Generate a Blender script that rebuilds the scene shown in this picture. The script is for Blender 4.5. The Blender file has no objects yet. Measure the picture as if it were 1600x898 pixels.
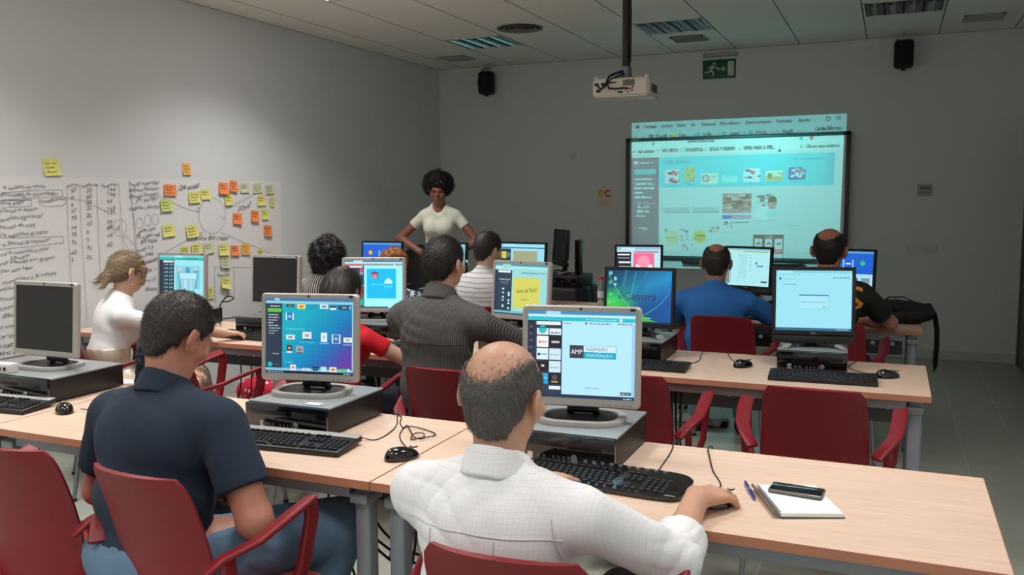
import bpy, bmesh, math, random
import numpy as np
from mathutils import Vector, Matrix, noise as mnoise
random.seed(7); RNG = np.random.RandomState(11)
SC = bpy.context.scene
COL = SC.collection
PI = math.pi
R = math.radians
# ------------------------------------------------------------------ camera
F_PX, YAW, PITCH, ROLL = 1363.0, -0.41069, -0.103775, -0.007264
CAMZ, BACK_Y, CEIL, LEFT_X, RIGHT_X = 1.5425, 8.981, 2.98, -4.80, 1.106
_f = Vector((math.sin(YAW)*math.cos(PITCH), math.cos(YAW)*math.cos(PITCH), math.sin(PITCH)))
_r = Vector((math.cos(YAW), -math.sin(YAW), 0)); _u = _r.cross(_f)
_r2 = _r*math.cos(ROLL)+_u*math.sin(ROLL); _u2 = _u*math.cos(ROLL)-_r*math.sin(ROLL)
cd = bpy.data.cameras.new('camera'); cam = bpy.data.objects.new('camera', cd); COL.objects.link(cam)
cd.sensor_width = 36; cd.lens = F_PX/1600*36; cd.clip_start = .05
M = Matrix((( _r2.x,_u2.x,-_f.x,0),(_r2.y,_u2.y,-_f.y,0),(_r2.z,_u2.z,-_f.z,CAMZ),(0,0,0,1)))
cam.matrix_world = M; SC.camera = cam
def ray(px, py): return _f*F_PX + _r2*(px-800) - _u2*(py-449)
def on_left(px, py):
    d = ray(px, py); t = LEFT_X/d.x; return (d.y*t, d.z*t+CAMZ)          # (y,z) measured on the left wall
def on_back(px, py):
    d = ray(px, py); t = BACK_Y/d.y; return (d.x*t, d.z*t+CAMZ)          # (x,z) measured on the back wall
def on_desk(px, py, z=.74):
    d = ray(px, py); t = (z-CAMZ)/d.z; return (d.x*t, d.y*t)
# ------------------------------------------------------------------ world, exposure, room lamps
SC.view_settings.view_transform = 'Standard'; SC.view_settings.look = 'None'
SC.view_settings.exposure = 0.1; SC.view_settings.gamma = 1.0; SC.view_settings.use_curve_mapping = False
try: SC.cycles.use_denoising = True
except Exception: pass
SC.cycles.max_bounces = 9; SC.cycles.diffuse_bounces = 8; SC.cycles.transparent_max_bounces = 12; SC.cycles.sample_clamp_indirect = 4
w = bpy.data.worlds.new('world'); SC.world = w; w.use_nodes = True
w.node_tree.nodes['Background'].inputs[0].default_value = (.75,.9,1,1)
w.node_tree.nodes['Background'].inputs[1].default_value = .02
LAMP_W = 18.5
LAMP_WIDE = .22
LAMP_COL = (1.0, .965, .93)
LAMP_SPREAD = 122
PROJ_W = 370.0
# ------------------------------------------------------------------ materials
def lin(c):
    return tuple(((v/255)/12.92 if v/255 <= .04045 else ((v/255+.055)/1.055)**2.4) for v in c[:3])
MATS = {}
def mat(name, rgb, rough=.5, metal=0, var=0, vscale=20, bump=0, bscale=200, spec=.5, sheen=0, coat=0, sss=0):
    if name in MATS: return MATS[name]
    m = bpy.data.materials.new(name); m.use_nodes = True; nt = m.node_tree; n = nt.nodes; L = nt.links
    b = n['Principled BSDF']; c = lin(rgb)
    b.inputs['Base Color'].default_value = (*c, 1); b.inputs['Roughness'].default_value = rough
    b.inputs['Metallic'].default_value = metal; b.inputs['Specular IOR Level'].default_value = spec
    if sheen: b.inputs['Sheen Weight'].default_value = sheen
    if coat: b.inputs['Coat Weight'].default_value = coat
    if sss:
        b.inputs['Subsurface Weight'].default_value = sss; b.inputs['Subsurface Radius'].default_value = (.02,.008,.004)
        b.inputs['Subsurface Scale'].default_value = .5
    tc = n.new('ShaderNodeTexCoord')
    if var:
        t = n.new('ShaderNodeTexNoise'); t.inputs['Scale'].default_value = vscale; t.inputs['Detail'].default_value = 4
        mx = n.new('ShaderNodeMix'); mx.data_type = 'RGBA'
        mx.inputs[6].default_value = (*[v*(1-var) for v in c], 1); mx.inputs[7].default_value = (*[min(1, v*(1+var)) for v in c], 1)
        L.new(tc.outputs['Object'], t.inputs['Vector']); L.new(t.outputs['Fac'], mx.inputs[0]); L.new(mx.outputs[2], b.inputs['Base Color'])
    if bump:
        t = n.new('ShaderNodeTexNoise'); t.inputs['Scale'].default_value = bscale; t.inputs['Detail'].default_value = 3
        bp = n.new('ShaderNodeBump'); bp.inputs['Strength'].default_value = bump; bp.inputs['Distance'].default_value = .002
        L.new(tc.outputs['Object'], t.inputs['Vector']); L.new(t.outputs['Fac'], bp.inputs['Height']); L.new(bp.outputs['Normal'], b.inputs['Normal'])
    MATS[name] = m; return m
def nodes_of(m): return m.node_tree.nodes, m.node_tree.links, m.node_tree.nodes['Principled BSDF']
def line_mask(nt, sock, period, width, phase=0.0):
    """1 inside a thin line repeated every `period` along a coordinate socket"""
    def mth(op, a, b=None):
        q = nt.nodes.new('ShaderNodeMath'); q.operation = op
        for i, v in enumerate((a, b)):
            if v is None: continue
            if isinstance(v, (int, float)): q.inputs[i].default_value = v
            else: nt.links.new(v, q.inputs[i])
        return q.outputs[0]
    a = mth('ADD', sock, phase+100*period); a = mth('DIVIDE', a, period); a = mth('FRACT', a)
    return mth('LESS_THAN', a, width/period), mth
def cloth_lines(name, rgb, line_rgb, vert=None, horiz=None, rough=.85, wave=0):
    """woven pattern: vert/horiz = (period, width)"""
    m = mat(name, rgb, rough, bump=.25, bscale=60); n, L, b = nodes_of(m); nt = m.node_tree
    tc = n.new('ShaderNodeTexCoord'); sp = n.new('ShaderNodeSeparateXYZ'); src = tc.outputs['Object']
    if wave:
        nz = n.new('ShaderNodeTexNoise'); nz.inputs['Scale'].default_value = 5
        ad = n.new('ShaderNodeVectorMath'); ad.operation = 'MULTIPLY_ADD'; ad.inputs[1].default_value = (wave,)*3
        L.new(src, nz.inputs['Vector']); L.new(nz.outputs['Color'], ad.inputs[0]); L.new(src, ad.inputs[2]); src = ad.outputs[0]
    L.new(src, sp.inputs[0]); masks = []
    if vert: masks.append(line_mask(nt, sp.outputs[0], *vert)[0])
    if horiz: masks.append(line_mask(nt, sp.outputs[2], *horiz)[0])
    f = masks[0]
    if len(masks) > 1: f = line_mask(nt, sp.outputs[0], 1, .5)[1]('MAXIMUM', masks[0], masks[1])
    mx = n.new('ShaderNodeMix'); mx.data_type = 'RGBA'; mx.inputs[6].default_value = (*lin(rgb), 1); mx.inputs[7].default_value = (*lin(line_rgb), 1)
    L.new(f, mx.inputs[0]); L.new(mx.outputs[2], b.inputs['Base Color']); return m
def attr_emit(name, strength):
    m = bpy.data.materials.new(name); m.use_nodes = True; n = m.node_tree.nodes; L = m.node_tree.links
    b = n['Principled BSDF']; a = n.new('ShaderNodeAttribute'); a.attribute_name = 'Col'
    b.inputs['Base Color'].default_value = (.01,.01,.012,1); b.inputs['Roughness'].default_value = .35
    L.new(a.outputs['Color'], b.inputs['Emission Color']); b.inputs['Emission Strength'].default_value = strength
    MATS[name] = m; return m
# ------------------------------------------------------------------ mesh builder
class MB:
    def __init__(s): s.v = []; s.f = []; s.m = []; s.c = []; s.mi = 0; s.col = (1,1,1)
    def add(s, vs, fs, M=None):
        o = len(s.v)
        if M is not None: vs = [M @ Vector(v) for v in vs]
        s.v += [tuple(v) for v in vs]
        for f in fs: s.f.append(tuple(i+o for i in f)); s.m.append(s.mi); s.c.append(s.col)
        return s
    def bm(s, b, M=None):
        b.verts.ensure_lookup_table(); b.verts.index_update()
        s.add([v.co.copy() for v in b.verts], [[v.index for v in f.verts] for f in b.faces], M); b.free(); return s
    def box(s, c, d, bev=0, M=None, seg=2):
        b = bmesh.new(); bmesh.ops.create_cube(b, size=1)
        for v in b.verts: v.co = Vector((v.co.x*d[0], v.co.y*d[1], v.co.z*d[2]))
        if bev: bmesh.ops.bevel(b, geom=b.edges[:], offset=min(bev, min(d)*.49), segments=seg, affect='EDGES', profile=.5)
        T = Matrix.Translation(c); return s.bm(b, (M @ T) if M is not None else T)
    def cyl(s, a, b_, r, r2=None, n=16, cap=True, M=None):
        a = Vector(a); b_ = Vector(b_); return s.tube([a, b_], [r, r if r2 is None else r2], n, cap, M)
    def tube(s, pts, r, n=8, cap=True, M=None, flat=None, up=None):
        pts = [Vector(p) for p in pts]; k = len(pts)
        rs = r if isinstance(r, (list, tuple)) else [r]*k
        T = [(pts[min(i+1, k-1)]-pts[max(i-1, 0)]).normalized() for i in range(k)]
        N = (up.copy() if up else (Vector((0,0,1)) if abs(T[0].z) < .9 else Vector((1,0,0)))); vs = []
        for i in range(k):
            N = (N-T[i]*N.dot(T[i])).normalized(); B = T[i].cross(N)
            for j in range(n):
                a = 2*PI*j/n; ca, sa = math.cos(a), math.sin(a)
                if flat:  # rounded rectangle-ish section: half width (B) and half thickness (N)
                    e = .45; ca = math.copysign(abs(ca)**e, ca)*flat[0]; sa = math.copysign(abs(sa)**e, sa)*flat[1]
                    fl = rs[i]; vs.append(pts[i]+B*ca*fl+N*sa*fl)
                else: vs.append(pts[i]+(B*ca+N*sa)*rs[i])
        fs = [(i*n+j, i*n+(j+1) % n, (i+1)*n+(j+1) % n, (i+1)*n+j) for i in range(k-1) for j in range(n)]
        if cap: fs += [tuple(range(n-1, -1, -1)), tuple((k-1)*n+j for j in range(n))]
        return s.add(vs, fs, M)
    def lathe(s, prof, n=20, M=None, sx=1, sy=1):
        vs = [(r*math.cos(2*PI*j/n)*sx, r*math.sin(2*PI*j/n)*sy, z) for r, z in prof for j in range(n)]
        fs = [(i*n+j, i*n+(j+1) % n, (i+1)*n+(j+1) % n, (i+1)*n+j) for i in range(len(prof)-1) for j in range(n)]
        fs += [tuple(range(n-1, -1, -1)), tuple((len(prof)-1)*n+j for j in range(n))]
        return s.add(vs, fs, M)
    def grid(s, fn, nu, nv, thick=0):
        vs = [Vector(fn(i/nu, j/nv)) for j in range(nv+1) for i in range(nu+1)]
        fs = [(j*(nu+1)+i, j*(nu+1)+i+1, (j+1)*(nu+1)+i+1, (j+1)*(nu+1)+i) for j in range(nv) for i in range(nu)]
        if not thick: return s.add(vs, fs)
        b = bmesh.new(); bv = [b.verts.new(v) for v in vs]
        for f in fs: b.faces.new([bv[i] for i in f])
        b.normal_update(); bmesh.ops.solidify(b, geom=b.faces[:], thickness=thick); return s.bm(b)
    def quad(s, pts): return s.add(pts, [tuple(range(len(pts)))])
    def build(s, name, mats, parent=None, smooth=True, angle=40, attr=False, M=None):
        me = bpy.data.meshes.new(name); me.from_pydata(s.v, [], s.f); me.update()
        for m in (mats if isinstance(mats, (list, tuple)) else [mats]): me.materials.append(m)
        me.polygons.foreach_set('material_index', s.m)
        if attr:
            a = me.attributes.new('Col', 'FLOAT_COLOR', 'CORNER'); buf = []
            for p, c in zip(me.polygons, s.c): buf += [*c, 1]*p.loop_total
            a.data.foreach_set('color', buf)
        if smooth: shade(me, angle)
        o = bpy.data.objects.new(name, me); COL.objects.link(o)
        if parent: o.parent = parent
        if M is not None: o.matrix_local = M
        return o
def shade(me, angle=40):
    me.polygons.foreach_set('use_smooth', [True]*len(me.polygons))
    try: me.set_sharp_from_angle(angle=R(angle))
    except Exception: pass
def thing(name, label, cat, loc=(0,0,0), rz=0, group=None):
    o = bpy.data.objects.new(name, None); COL.objects.link(o); o.empty_display_size = .05
    o.location = loc; o.rotation_euler = (0,0,rz); return tag(o, label, cat, group)
def tag(o, label, cat, group=None, kind=None):
    o['label'] = label; o['category'] = cat
    if group: o['group'] = group
    if kind: o['kind'] = kind
    return o
def struct(o): o['kind'] = 'structure'; return o
def dup(root, loc, rz, label=None, group=None):
    r = root.copy(); COL.objects.link(r); r.location = loc; r.rotation_euler = (0,0,rz)
    if label: r['label'] = label
    if group: r['group'] = group
    for ch in list(root.children):
        c = ch.copy(); COL.objects.link(c); c.parent = r
        for g in list(ch.children):
            d = g.copy(); COL.objects.link(d); d.parent = c
    return r
_fc = {}
def text_geo(s, shear=0.0):
    """triangles of a line of lettering, height of a capital = 0.7 of size 1"""
    k = (s, shear)
    if k not in _fc:
        cu = bpy.data.curves.new('lettering', 'FONT'); cu.body = s; cu.size = 1; cu.shear = shear; cu.resolution_u = 2
        o = bpy.data.objects.new('lettering', cu); COL.objects.link(o)
        dg = bpy.context.evaluated_depsgraph_get(); me = bpy.data.meshes.new_from_object(o.evaluated_get(dg))
        vs = [tuple(v.co) for v in me.vertices]; fs = [tuple(p.vertices) for p in me.polygons]
        bpy.data.objects.remove(o); bpy.data.curves.remove(cu); bpy.data.meshes.remove(me); _fc[k] = (vs, fs)
    return _fc[k]
def text_w(s, shear=0):
    v = text_geo(s, shear)[0]; return max((p[0] for p in v), default=0)
# ------------------------------------------------------------------ implicit surfaces for bodies, hair, clothing
def smin(a, b, k):
    h = np.clip(.5+.5*(b-a)/k, 0, 1); return b*(1-h)+a*h-k*h*(1-h)
def cone(a, b, r1, r2, cut=None):
    a = np.array(a, float); b = np.array(b, float); ba = b-a; l2 = float(ba@ba)+1e-12
    def f(x, y, z):
        t = np.clip(((x-a[0])*ba[0]+(y-a[1])*ba[1]+(z-a[2])*ba[2])/l2, 0, 1)
        d = np.sqrt((x-a[0]-t*ba[0])**2+(y-a[1]-t*ba[1])**2+(z-a[2]-t*ba[2])**2)-(r1+(r2-r1)*t)
        if cut is not None:   # flat end at fraction cut of the segment
            n = ba/math.sqrt(l2); e = a+ba*cut
            d = np.maximum(d, (x-e[0])*n[0]+(y-e[1])*n[1]+(z-e[2])*n[2])
        return d
    m = max(r1, r2); return f, np.minimum(a, b)-m, np.maximum(a, b)+m
def ell(c, r, Rm=None):
    c = np.array(c, float); r = np.array(r, float)
    Q = np.array(Rm) if Rm is not None else np.eye(3)
    def f(x, y, z):
        X = x-c[0]; Y = y-c[1]; Z = z-c[2]
        p = [Q[0][i]*X+Q[1][i]*Y+Q[2][i]*Z for i in range(3)]
        k0 = np.sqrt(sum((p[i]/r[i])**2 for i in range(3)))+1e-6; k1 = np.sqrt(sum((p[i]/r[i]**2)**2 for i in range(3)))+1e-6
        return k0*(k0-1)/k1
    m = float(max(r)); return f, c-m, c+m
class Field:
    def __init__(s, lo, hi, vox):
        s.lo = np.array(lo, float); s.vox = vox; n = np.ceil((np.array(hi)-s.lo)/vox).astype(int)+1
        s.ax = [s.lo[i]+vox*np.arange(n[i]) for i in range(3)]; s.d = np.full(n, .25, np.float32)
    def sl(s, lo, hi, m=.07):
        out = []
        for i in range(3):
            a = max(0, int((lo[i]-m-s.lo[i])/s.vox)); b = min(len(s.ax[i]), int((hi[i]+m-s.lo[i])/s.vox)+2)
            if b <= a: return None
            out.append(slice(a, b))
        return tuple(out)
    def add(s, prim, k=.02, op='u', infl=0):
        f, lo, hi = prim; q = s.sl(lo, hi)
        if q is None: return s
        x = s.ax[0][q[0]][:,None,None]; y = s.ax[1][q[1]][None,:,None]; z = s.ax[2][q[2]][None,None,:]
        v = (f(x, y, z)-infl).astype(np.float32)
        if op == 'u': s.d[q] = smin(s.d[q], v, k)
        elif op == 's': s.d[q] = -smin(-s.d[q], v, k)
        return s
    def cut(s, p, n):      # keep the side opposite to n
        x = s.ax[0][:,None,None]-p[0]; y = s.ax[1][None,:,None]-p[1]; z = s.ax[2][None,None,:]-p[2]
        s.d = np.maximum(s.d, (x*n[0]+y*n[1]+z*n[2]).astype(np.float32)); return s
    def keep(s, fn):
        x = s.ax[0][:,None,None]; y = s.ax[1][None,:,None]; z = s.ax[2][None,None,:]
        s.d = np.maximum(s.d, (fn(x, y, z)+0*s.d).astype(np.float32)); return s
    def mesh(s, smooth=1):
        d = s.d.copy()
        for i in range(3):
            q = [slice(None)]*3; q[i] = 0; d[tuple(q)] = np.maximum(d[tuple(q)], .01); q[i] = -1; d[tuple(q)] = np.maximum(d[tuple(q)], .01)
        S = d < 0; n = d.shape; nc = (n[0]-1, n[1]-1, n[2]-1)
        acc = np.zeros(nc+(3,), np.float32); cnt = np.zeros(nc, np.float32)
        def sh(A, o): return A[o[0]:o[0]+nc[0], o[1]:o[1]+nc[1], o[2]:o[2]+nc[2]]
        for ax in range(3):
            for u in (0, 1):
                for v in (0, 1):
                    o = [0,0,0]; o[(ax+1) % 3] = u; o[(ax+2) % 3] = v; o2 = list(o); o2[ax] = 1
                    a = sh(d, o); b = sh(d, o2); m = sh(S, o) != sh(S, o2)
                    t = np.where(m, a/(a-b+1e-12), 0)
                    for i in range(3): acc[..., i] += np.where(m, (t if i == ax else o[i]), 0)
                    cnt += m
        act = cnt > 0; idx = -np.ones(nc, np.int64); idx[act] = np.arange(act.sum())
        ii = np.argwhere(act); V = (ii+acc[act]/cnt[act][:,None])*s.vox+s.lo; Q = []
        for ax in range(3):
            b, c = (ax+1) % 3, (ax+2) % 3
            q0 = [slice(0, n[i]-1) if i == ax else slice(1, n[i]-1) for i in range(3)]; q1 = list(q0); q1[ax] = slice(1, n[ax])
            A = S[tuple(q0)]; B = S[tuple(q1)]; e = np.argwhere(A != B); fl = A[A != B]
            if not len(e): continue
            e = e.copy(); e[:, b] += 1; e[:, c] += 1
            def g(db, dc):
                t = e.copy(); t[:, b] += db; t[:, c] += dc; return idx[t[:,0], t[:,1], t[:,2]]
            q = np.stack([g(-1,-1), g(0,-1), g(0,0), g(-1,0)], 1); q[~fl] = q[~fl][:, ::-1]; Q.append(q)
        if not Q: return np.zeros((0,3)), np.zeros((0,4), int)
        Q = np.concatenate(Q)
        for _ in range(smooth):
            A = np.zeros_like(V); c = np.zeros(len(V))
            for i, j in ((0,1),(1,2),(2,3),(3,0)):
                np.add.at(A, Q[:,i], V[Q[:,j]]); np.add.at(c, Q[:,i], 1); np.add.at(A, Q[:,j], V[Q[:,i]]); np.add.at(c, Q[:,j], 1)
            V = V*.5+.5*A/np.maximum(c, 1)[:,None]
        return V, Q
def vnorm(V, Q):
    n = np.cross(V[Q[:,2]]-V[Q[:,0]], V[Q[:,3]]-V[Q[:,1]]); N = np.zeros_like(V)
    for i in range(4): np.add.at(N, Q[:,i], n)
    return N/(np.linalg.norm(N, axis=1)[:,None]+1e-9)
def folds(V, Q, amp, seed=0, sc=1.0):
    N = vnorm(V, Q); P = V*sc+seed*1.7
    W = P+.035*np.sin(P[:,[1,2,0]]*11+seed)+.02*np.sin(P[:,[2,0,1]]*23+1.3)
    r = np.abs(np.sin(W@np.array([30., 16., 46.])+seed))**.5+.7*np.abs(np.sin(W@np.array([-52., 20., 38.])+2*seed))**.6
    m = np.clip(.35+.65*np.sin(W@np.array([8., 6., -10.])+seed)+.3*np.sin(W@np.array([-13., 4., 11.])), 0, 1)**1.5
    return V+N*((r-1.1)*m*amp)[:,None]
def np_obj(name, parts, mats, parent=None, smooth=True):
    """parts: list of (V,Q); joined in one mesh"""
    vs = []; fs = []; o = 0
    for V, Q in parts: vs.append(V); fs.append(Q+o); o += len(V)
    V = np.concatenate(vs); F = np.concatenate(fs); me = bpy.data.meshes.new(name)
    me.vertices.add(len(V)); me.vertices.foreach_set('co', V.astype(np.float32).ravel())
    k = F.shape[1]; me.loops.add(len(F)*k); me.loops.foreach_set('vertex_index', F.astype(np.int32).ravel())
    me.polygons.add(len(F)); me.polygons.foreach_set('loop_start', np.arange(0, len(F)*k, k, dtype=np.int32))
    me.update(calc_edges=True); me.validate()
    if smooth: me.polygons.foreach_set('use_smooth', [True]*len(me.polygons))
    me.materials.append(mats); ob = bpy.data.objects.new(name, me); COL.objects.link(ob)
    if parent: ob.parent = parent
    return ob
# ================================================================== ROOM
m_wall = mat('painted_wall', (214,217,219), .8, bump=.15, bscale=120)
m_base = mat('skirting', (196,198,196), .55)
Y0 = -3.2
def slab(name, lo, hi, m, bev=0):
    c = [(a+b)/2 for a, b in zip(lo, hi)]; d = [b-a for a, b in zip(lo, hi)]
    return struct(MB().box(c, d, bev).build(name, m, smooth=False))
# floor: large grey-green stone tiles
m_floor = mat('floor_tiles', (160,164,153), .32, spec=.4)
n, L, b = nodes_of(m_floor); nt = m_floor.node_tree
tc = n.new('ShaderNodeTexCoord'); br = n.new('ShaderNodeTexBrick'); nz = n.new('ShaderNodeTexNoise'); mx = n.new('ShaderNodeMix'); mx.data_type = 'RGBA'; mx.blend_type = 'MULTIPLY'
mp = n.new('ShaderNodeMapping'); mp.inputs['Rotation'].default_value = (0,0,PI/2); mp.inputs['Location'].default_value = (0,.16,0)
L.new(tc.outputs['Object'], mp.inputs[0]); L.new(mp.outputs[0], br.inputs['Vector'])
br.inputs['Scale'].default_value = 1; br.inputs['Brick Width'].default_value = .6; br.inputs['Row Height'].default_value = .3; br.inputs['Mortar Size'].default_value = .0025
br.inputs['Color1'].default_value = (*lin((168,172,160)),1); br.inputs['Color2'].default_value = (*lin((160,165,153)),1); br.inputs['Mortar'].default_value = (*lin((196,198,188)),1)
nz.inputs['Scale'].default_value = 9; nz.inputs['Detail'].default_value = 8; L.new(tc.outputs['Object'], nz.inputs['Vector'])
rp = n.new('ShaderNodeValToRGB'); rp.color_ramp.elements[0].color = (.84,.84,.84,1); rp.color_ramp.elements[1].color = (1.12,1.12,1.12,1)
L.new(nz.outputs['Fac'], rp.inputs[0]); mx.inputs[0].default_value = 1; L.new(br.outputs['Color'], mx.inputs[6]); L.new(rp.outputs[0], mx.inputs[7]); L.new(mx.outputs[2], b.inputs['Base Color'])
slab('floor', (LEFT_X-.2, Y0-.2, -.1), (RIGHT_X+.2, BACK_Y+.2, 0), m_floor)
slab('wall_left', (LEFT_X-.15, Y0-.1, 0), (LEFT_X, BACK_Y, CEIL), m_wall)
slab('wall_back', (LEFT_X-.15, BACK_Y, 0), (RIGHT_X+.15, BACK_Y+.15, CEIL), m_wall)
slab('wall_right', (RIGHT_X, Y0-.1, 0), (RIGHT_X+.15, BACK_Y, CEIL), m_wall)
slab('wall_rear', (LEFT_X-.15, Y0-.15, 0), (RIGHT_X+.15, Y0, CEIL), m_wall)
slab('baseboard_back', (LEFT_X, BACK_Y-.014, 0), (RIGHT_X-.015, BACK_Y-.001, .085), m_base, .004)
slab('baseboard_left', (LEFT_X+.001, Y0, 0), (LEFT_X+.015, BACK_Y-.02, .085), m_base, .004)
slab('baseboard_right', (RIGHT_X-.014, Y0, 0), (RIGHT_X-.001, 7.85, .085), m_base, .004)
# door in the right wall next to the back corner
m_door = mat('door_grey', (96,100,98), .5); m_steel = mat('brushed_steel', (150,150,150), .35, .9)
dr = struct(MB().box((RIGHT_X-.012, 8.42, 1.03), (.02, .92, 2.06), .004).build('door_1', m_door, smooth=False))
struct(MB().box((RIGHT_X-.02, 7.92, 1.05), (.038, .07, 2.1), .004).box((RIGHT_X-.02, 8.92, 1.05), (.038, .07, 2.1), .004).box((RIGHT_X-.02, 8.42, 2.12), (.038, 1.07, .07), .004).build('trim_1', mat('door_frame', (86,88,86), .5), smooth=False))
MB().cyl((RIGHT_X-.02, 8.08, 1.03), (RIGHT_X-.07, 8.08, 1.03), .01).cyl((RIGHT_X-.07, 8.08, 1.03), (RIGHT_X-.07, 8.2, 1.03), .009).box((RIGHT_X-.024, 8.08, 1.03), (.006,.04,.12), .002).build('door_handle', m_steel, dr)
# surface conduit line up the back wall by the door
# ceiling: 600 mm tiles, exposed black-line grid
XS = [-5.0737+.6*k for k in range(-1, 12)]                         # grid lines running towards the back wall
YR = [7.90-.59*k for k in range(-2, 22)]                           # cross lines
XS = [x for x in XS if LEFT_X < x < RIGHT_X]; YR = [y for y in YR if Y0 < y < BACK_Y-.02]
m_ct = mat('ceiling_tile', (236,233,226), .9, var=.05, vscale=60, bump=.4, bscale=260)
lamps = []                                                         # (ix, iy, lit)
def ci(x): return min(range(len(XS)), key=lambda i: abs(XS[i]-x))
def ri(y): return min(range(len(YR)), key=lambda i: abs(YR[i]-y))
rows = [(7.90, False), (7.90-.59*4, True), (7.90-.59*8, True), (7.90-.59*12, True), (7.90-.59*16, True)]
colsx = [-3.8737, -2.0737, -.2737]
holes = {}
for yy, lit in rows:
    for xx in colsx: holes[(ci(xx), ri(yy))] = lit
bxs = [LEFT_X]+XS+[RIGHT_X]; bys = [BACK_Y]+YR+[Y0]
cb = MB(); gb = MB()
for i in range(len(bxs)-1):
    for j in range(len(bys)-1):
        if (i-1, j-1) in holes: continue
        x0, x1, y1, y0 = bxs[i], bxs[i+1], bys[j], bys[j+1]
        cb.box(((x0+x1)/2, (y0+y1)/2, CEIL+.0125), (x1-x0-.006, y1-y0-.004, .02), .0)
ceil = struct(cb.build('ceiling', m_ct, smooth=False))
slab('ceiling_slab', (LEFT_X-.2, Y0-.2, CEIL+.2), (RIGHT_X+.2, BACK_Y+.2, CEIL+.3), m_wall)
for x in XS: gb.box((x, (BACK_Y+Y0)/2, CEIL+.006), (.009, BACK_Y-Y0, .008))
struct(gb.build('trim_2', mat('ceiling_grid_dark', (52,50,46), .6), smooth=False))
gb = MB()
for y in YR: gb.box(((LEFT_X+RIGHT_X)/2, y, CEIL+.0085), (RIGHT_X-LEFT_X, .008, .008))
gb.box(((LEFT_X+RIGHT_X)/2, BACK_Y-.004, CEIL+.004), (RIGHT_X-LEFT_X, .008, .006)).box((LEFT_X+.004, (BACK_Y+Y0)/2, CEIL+.004), (.008, BACK_Y-Y0, .006))
struct(gb.build('trim_3', mat('ceiling_grid', (142,140,132), .6), smooth=False))
# luminaires
m_white = mat('white_enamel', (215,216,212), .45); m_alu = mat('parabolic_aluminium', (232,234,236), .13, 1.0)
m_tube_off = mat('tube_off', (225,228,225), .3); m_tube_on = mat('tube_on', (255,255,250), .4)
nn, LL, bb = nodes_of(m_tube_on); bb.inputs['Emission Color'].default_value = (1,.97,.92,1); bb.inputs['Emission Strength'].default_value = 6
lab = {(0,0):'switched-off recessed louvre light above the left speaker', (1,0):'switched-off recessed louvre light beside the projector pole with turquoise glints',
       (2,0):'switched-off recessed louvre light above the right speaker', (0,1):'bright lit recessed louvre light at the top edge, close to the left wall'}
def luminaire(x0, x1, y0, y1, lit, key):
    cx, cy, W, D = (x0+x1)/2, (y0+y1)/2, x1-x0-.012, y1-y0-.01
    t = thing('ceiling_light', lab.get(key, '%s recessed louvre light above the photo, %s row behind, %s of three' % ('lit' if lit else 'dark', ('','first','second','third','fourth')[key[1]], ('leftmost','middle','rightmost')[key[0]])), 'ceiling light', (cx, cy, CEIL), 0, 'recessed louvre lights')
    f = MB()
    for s in (-1, 1):
        f.box((s*(W/2-.008), 0, .004), (.016, D, .012)).box((0, s*(D/2-.008), .004), (W, .016, .012))
    for s in (-1, 1): f.box((s*(W/2-.004), 0, .055), (.006, D, .09)).box((0, s*(D/2-.004), .055), (W, .006, .09))
    f.box((0, 0, .1), (W, D, .006)); f.build('frame', m_white, t, smooth=False)
    r = MB(); tb = MB()
    for k in range(4):
        xc = -W/2+.016+(W-.032)*(k+.5)/4; hw = (W-.032)/8
        r.grid(lambda u, v: (xc+hw*(2*u-1), (v-.5)*(D-.04), .012+.075*(1-abs(2*u-1)**1.6)), 10, 1)
        tb.cyl((xc, -D/2+.03, .055), (xc, D/2-.03, .055), .012, n=10)
        for q in range(11):
            yq = -D/2+.03+(D-.06)*q/10
            r.grid(lambda u, v: (xc+hw*(2*u-1)*.98, yq+.004*(2*v-1), .004+.03*v), 2, 1, .0012)
        for s in (-1, 1): r.box((xc+s*hw, 0, .01), (.004, D-.034, .022))
    r.build('louvre', m_alu, t, smooth=False); tb.build('tube', m_tube_on if lit else m_tube_off, t)
    if lit:
        ld = bpy.data.lights.new('ceiling_lamp', 'AREA'); ld.shape = 'RECTANGLE'; ld.size = W-.05; ld.size_y = D-.05
        ld.energy = LAMP_W*LAMP_GAIN.get(key, 1.0); ld.color = LAMP_COL; ld.spread = R(LAMP_SPREAD)
        lo = bpy.data.objects.new('ceiling_lamp', ld); COL.objects.link(lo); lo.location = (0, 0, -.004); lo.parent = t
        l2 = ld.copy(); l2.spread = PI; l2.energy = ld.energy*LAMP_WIDE; lo = bpy.data.objects.new('ceiling_lamp', l2); COL.objects.link(lo); lo.location = (0, 0, -.006); lo.parent = t
LAMP_GAIN = {(0,1):1.15, (1,1):0, (2,1):0, (0,2):1.1, (1,2):.8, (2,2):.8, (0,3):.95, (1,3):.62, (2,3):.62, (1,4):.8, (2,4):.8}
for j, (yy, lit) in enumerate(rows):
    for i, xx in enumerate(colsx):
        a = ci(xx); c_ = ri(yy)
        luminaire(XS[a], XS[a+1] if a+1 < len(XS) else RIGHT_X, YR[c_+1], YR[c_], lit and LAMP_GAIN.get((i,j), 1) > 0, (i, j))
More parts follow.
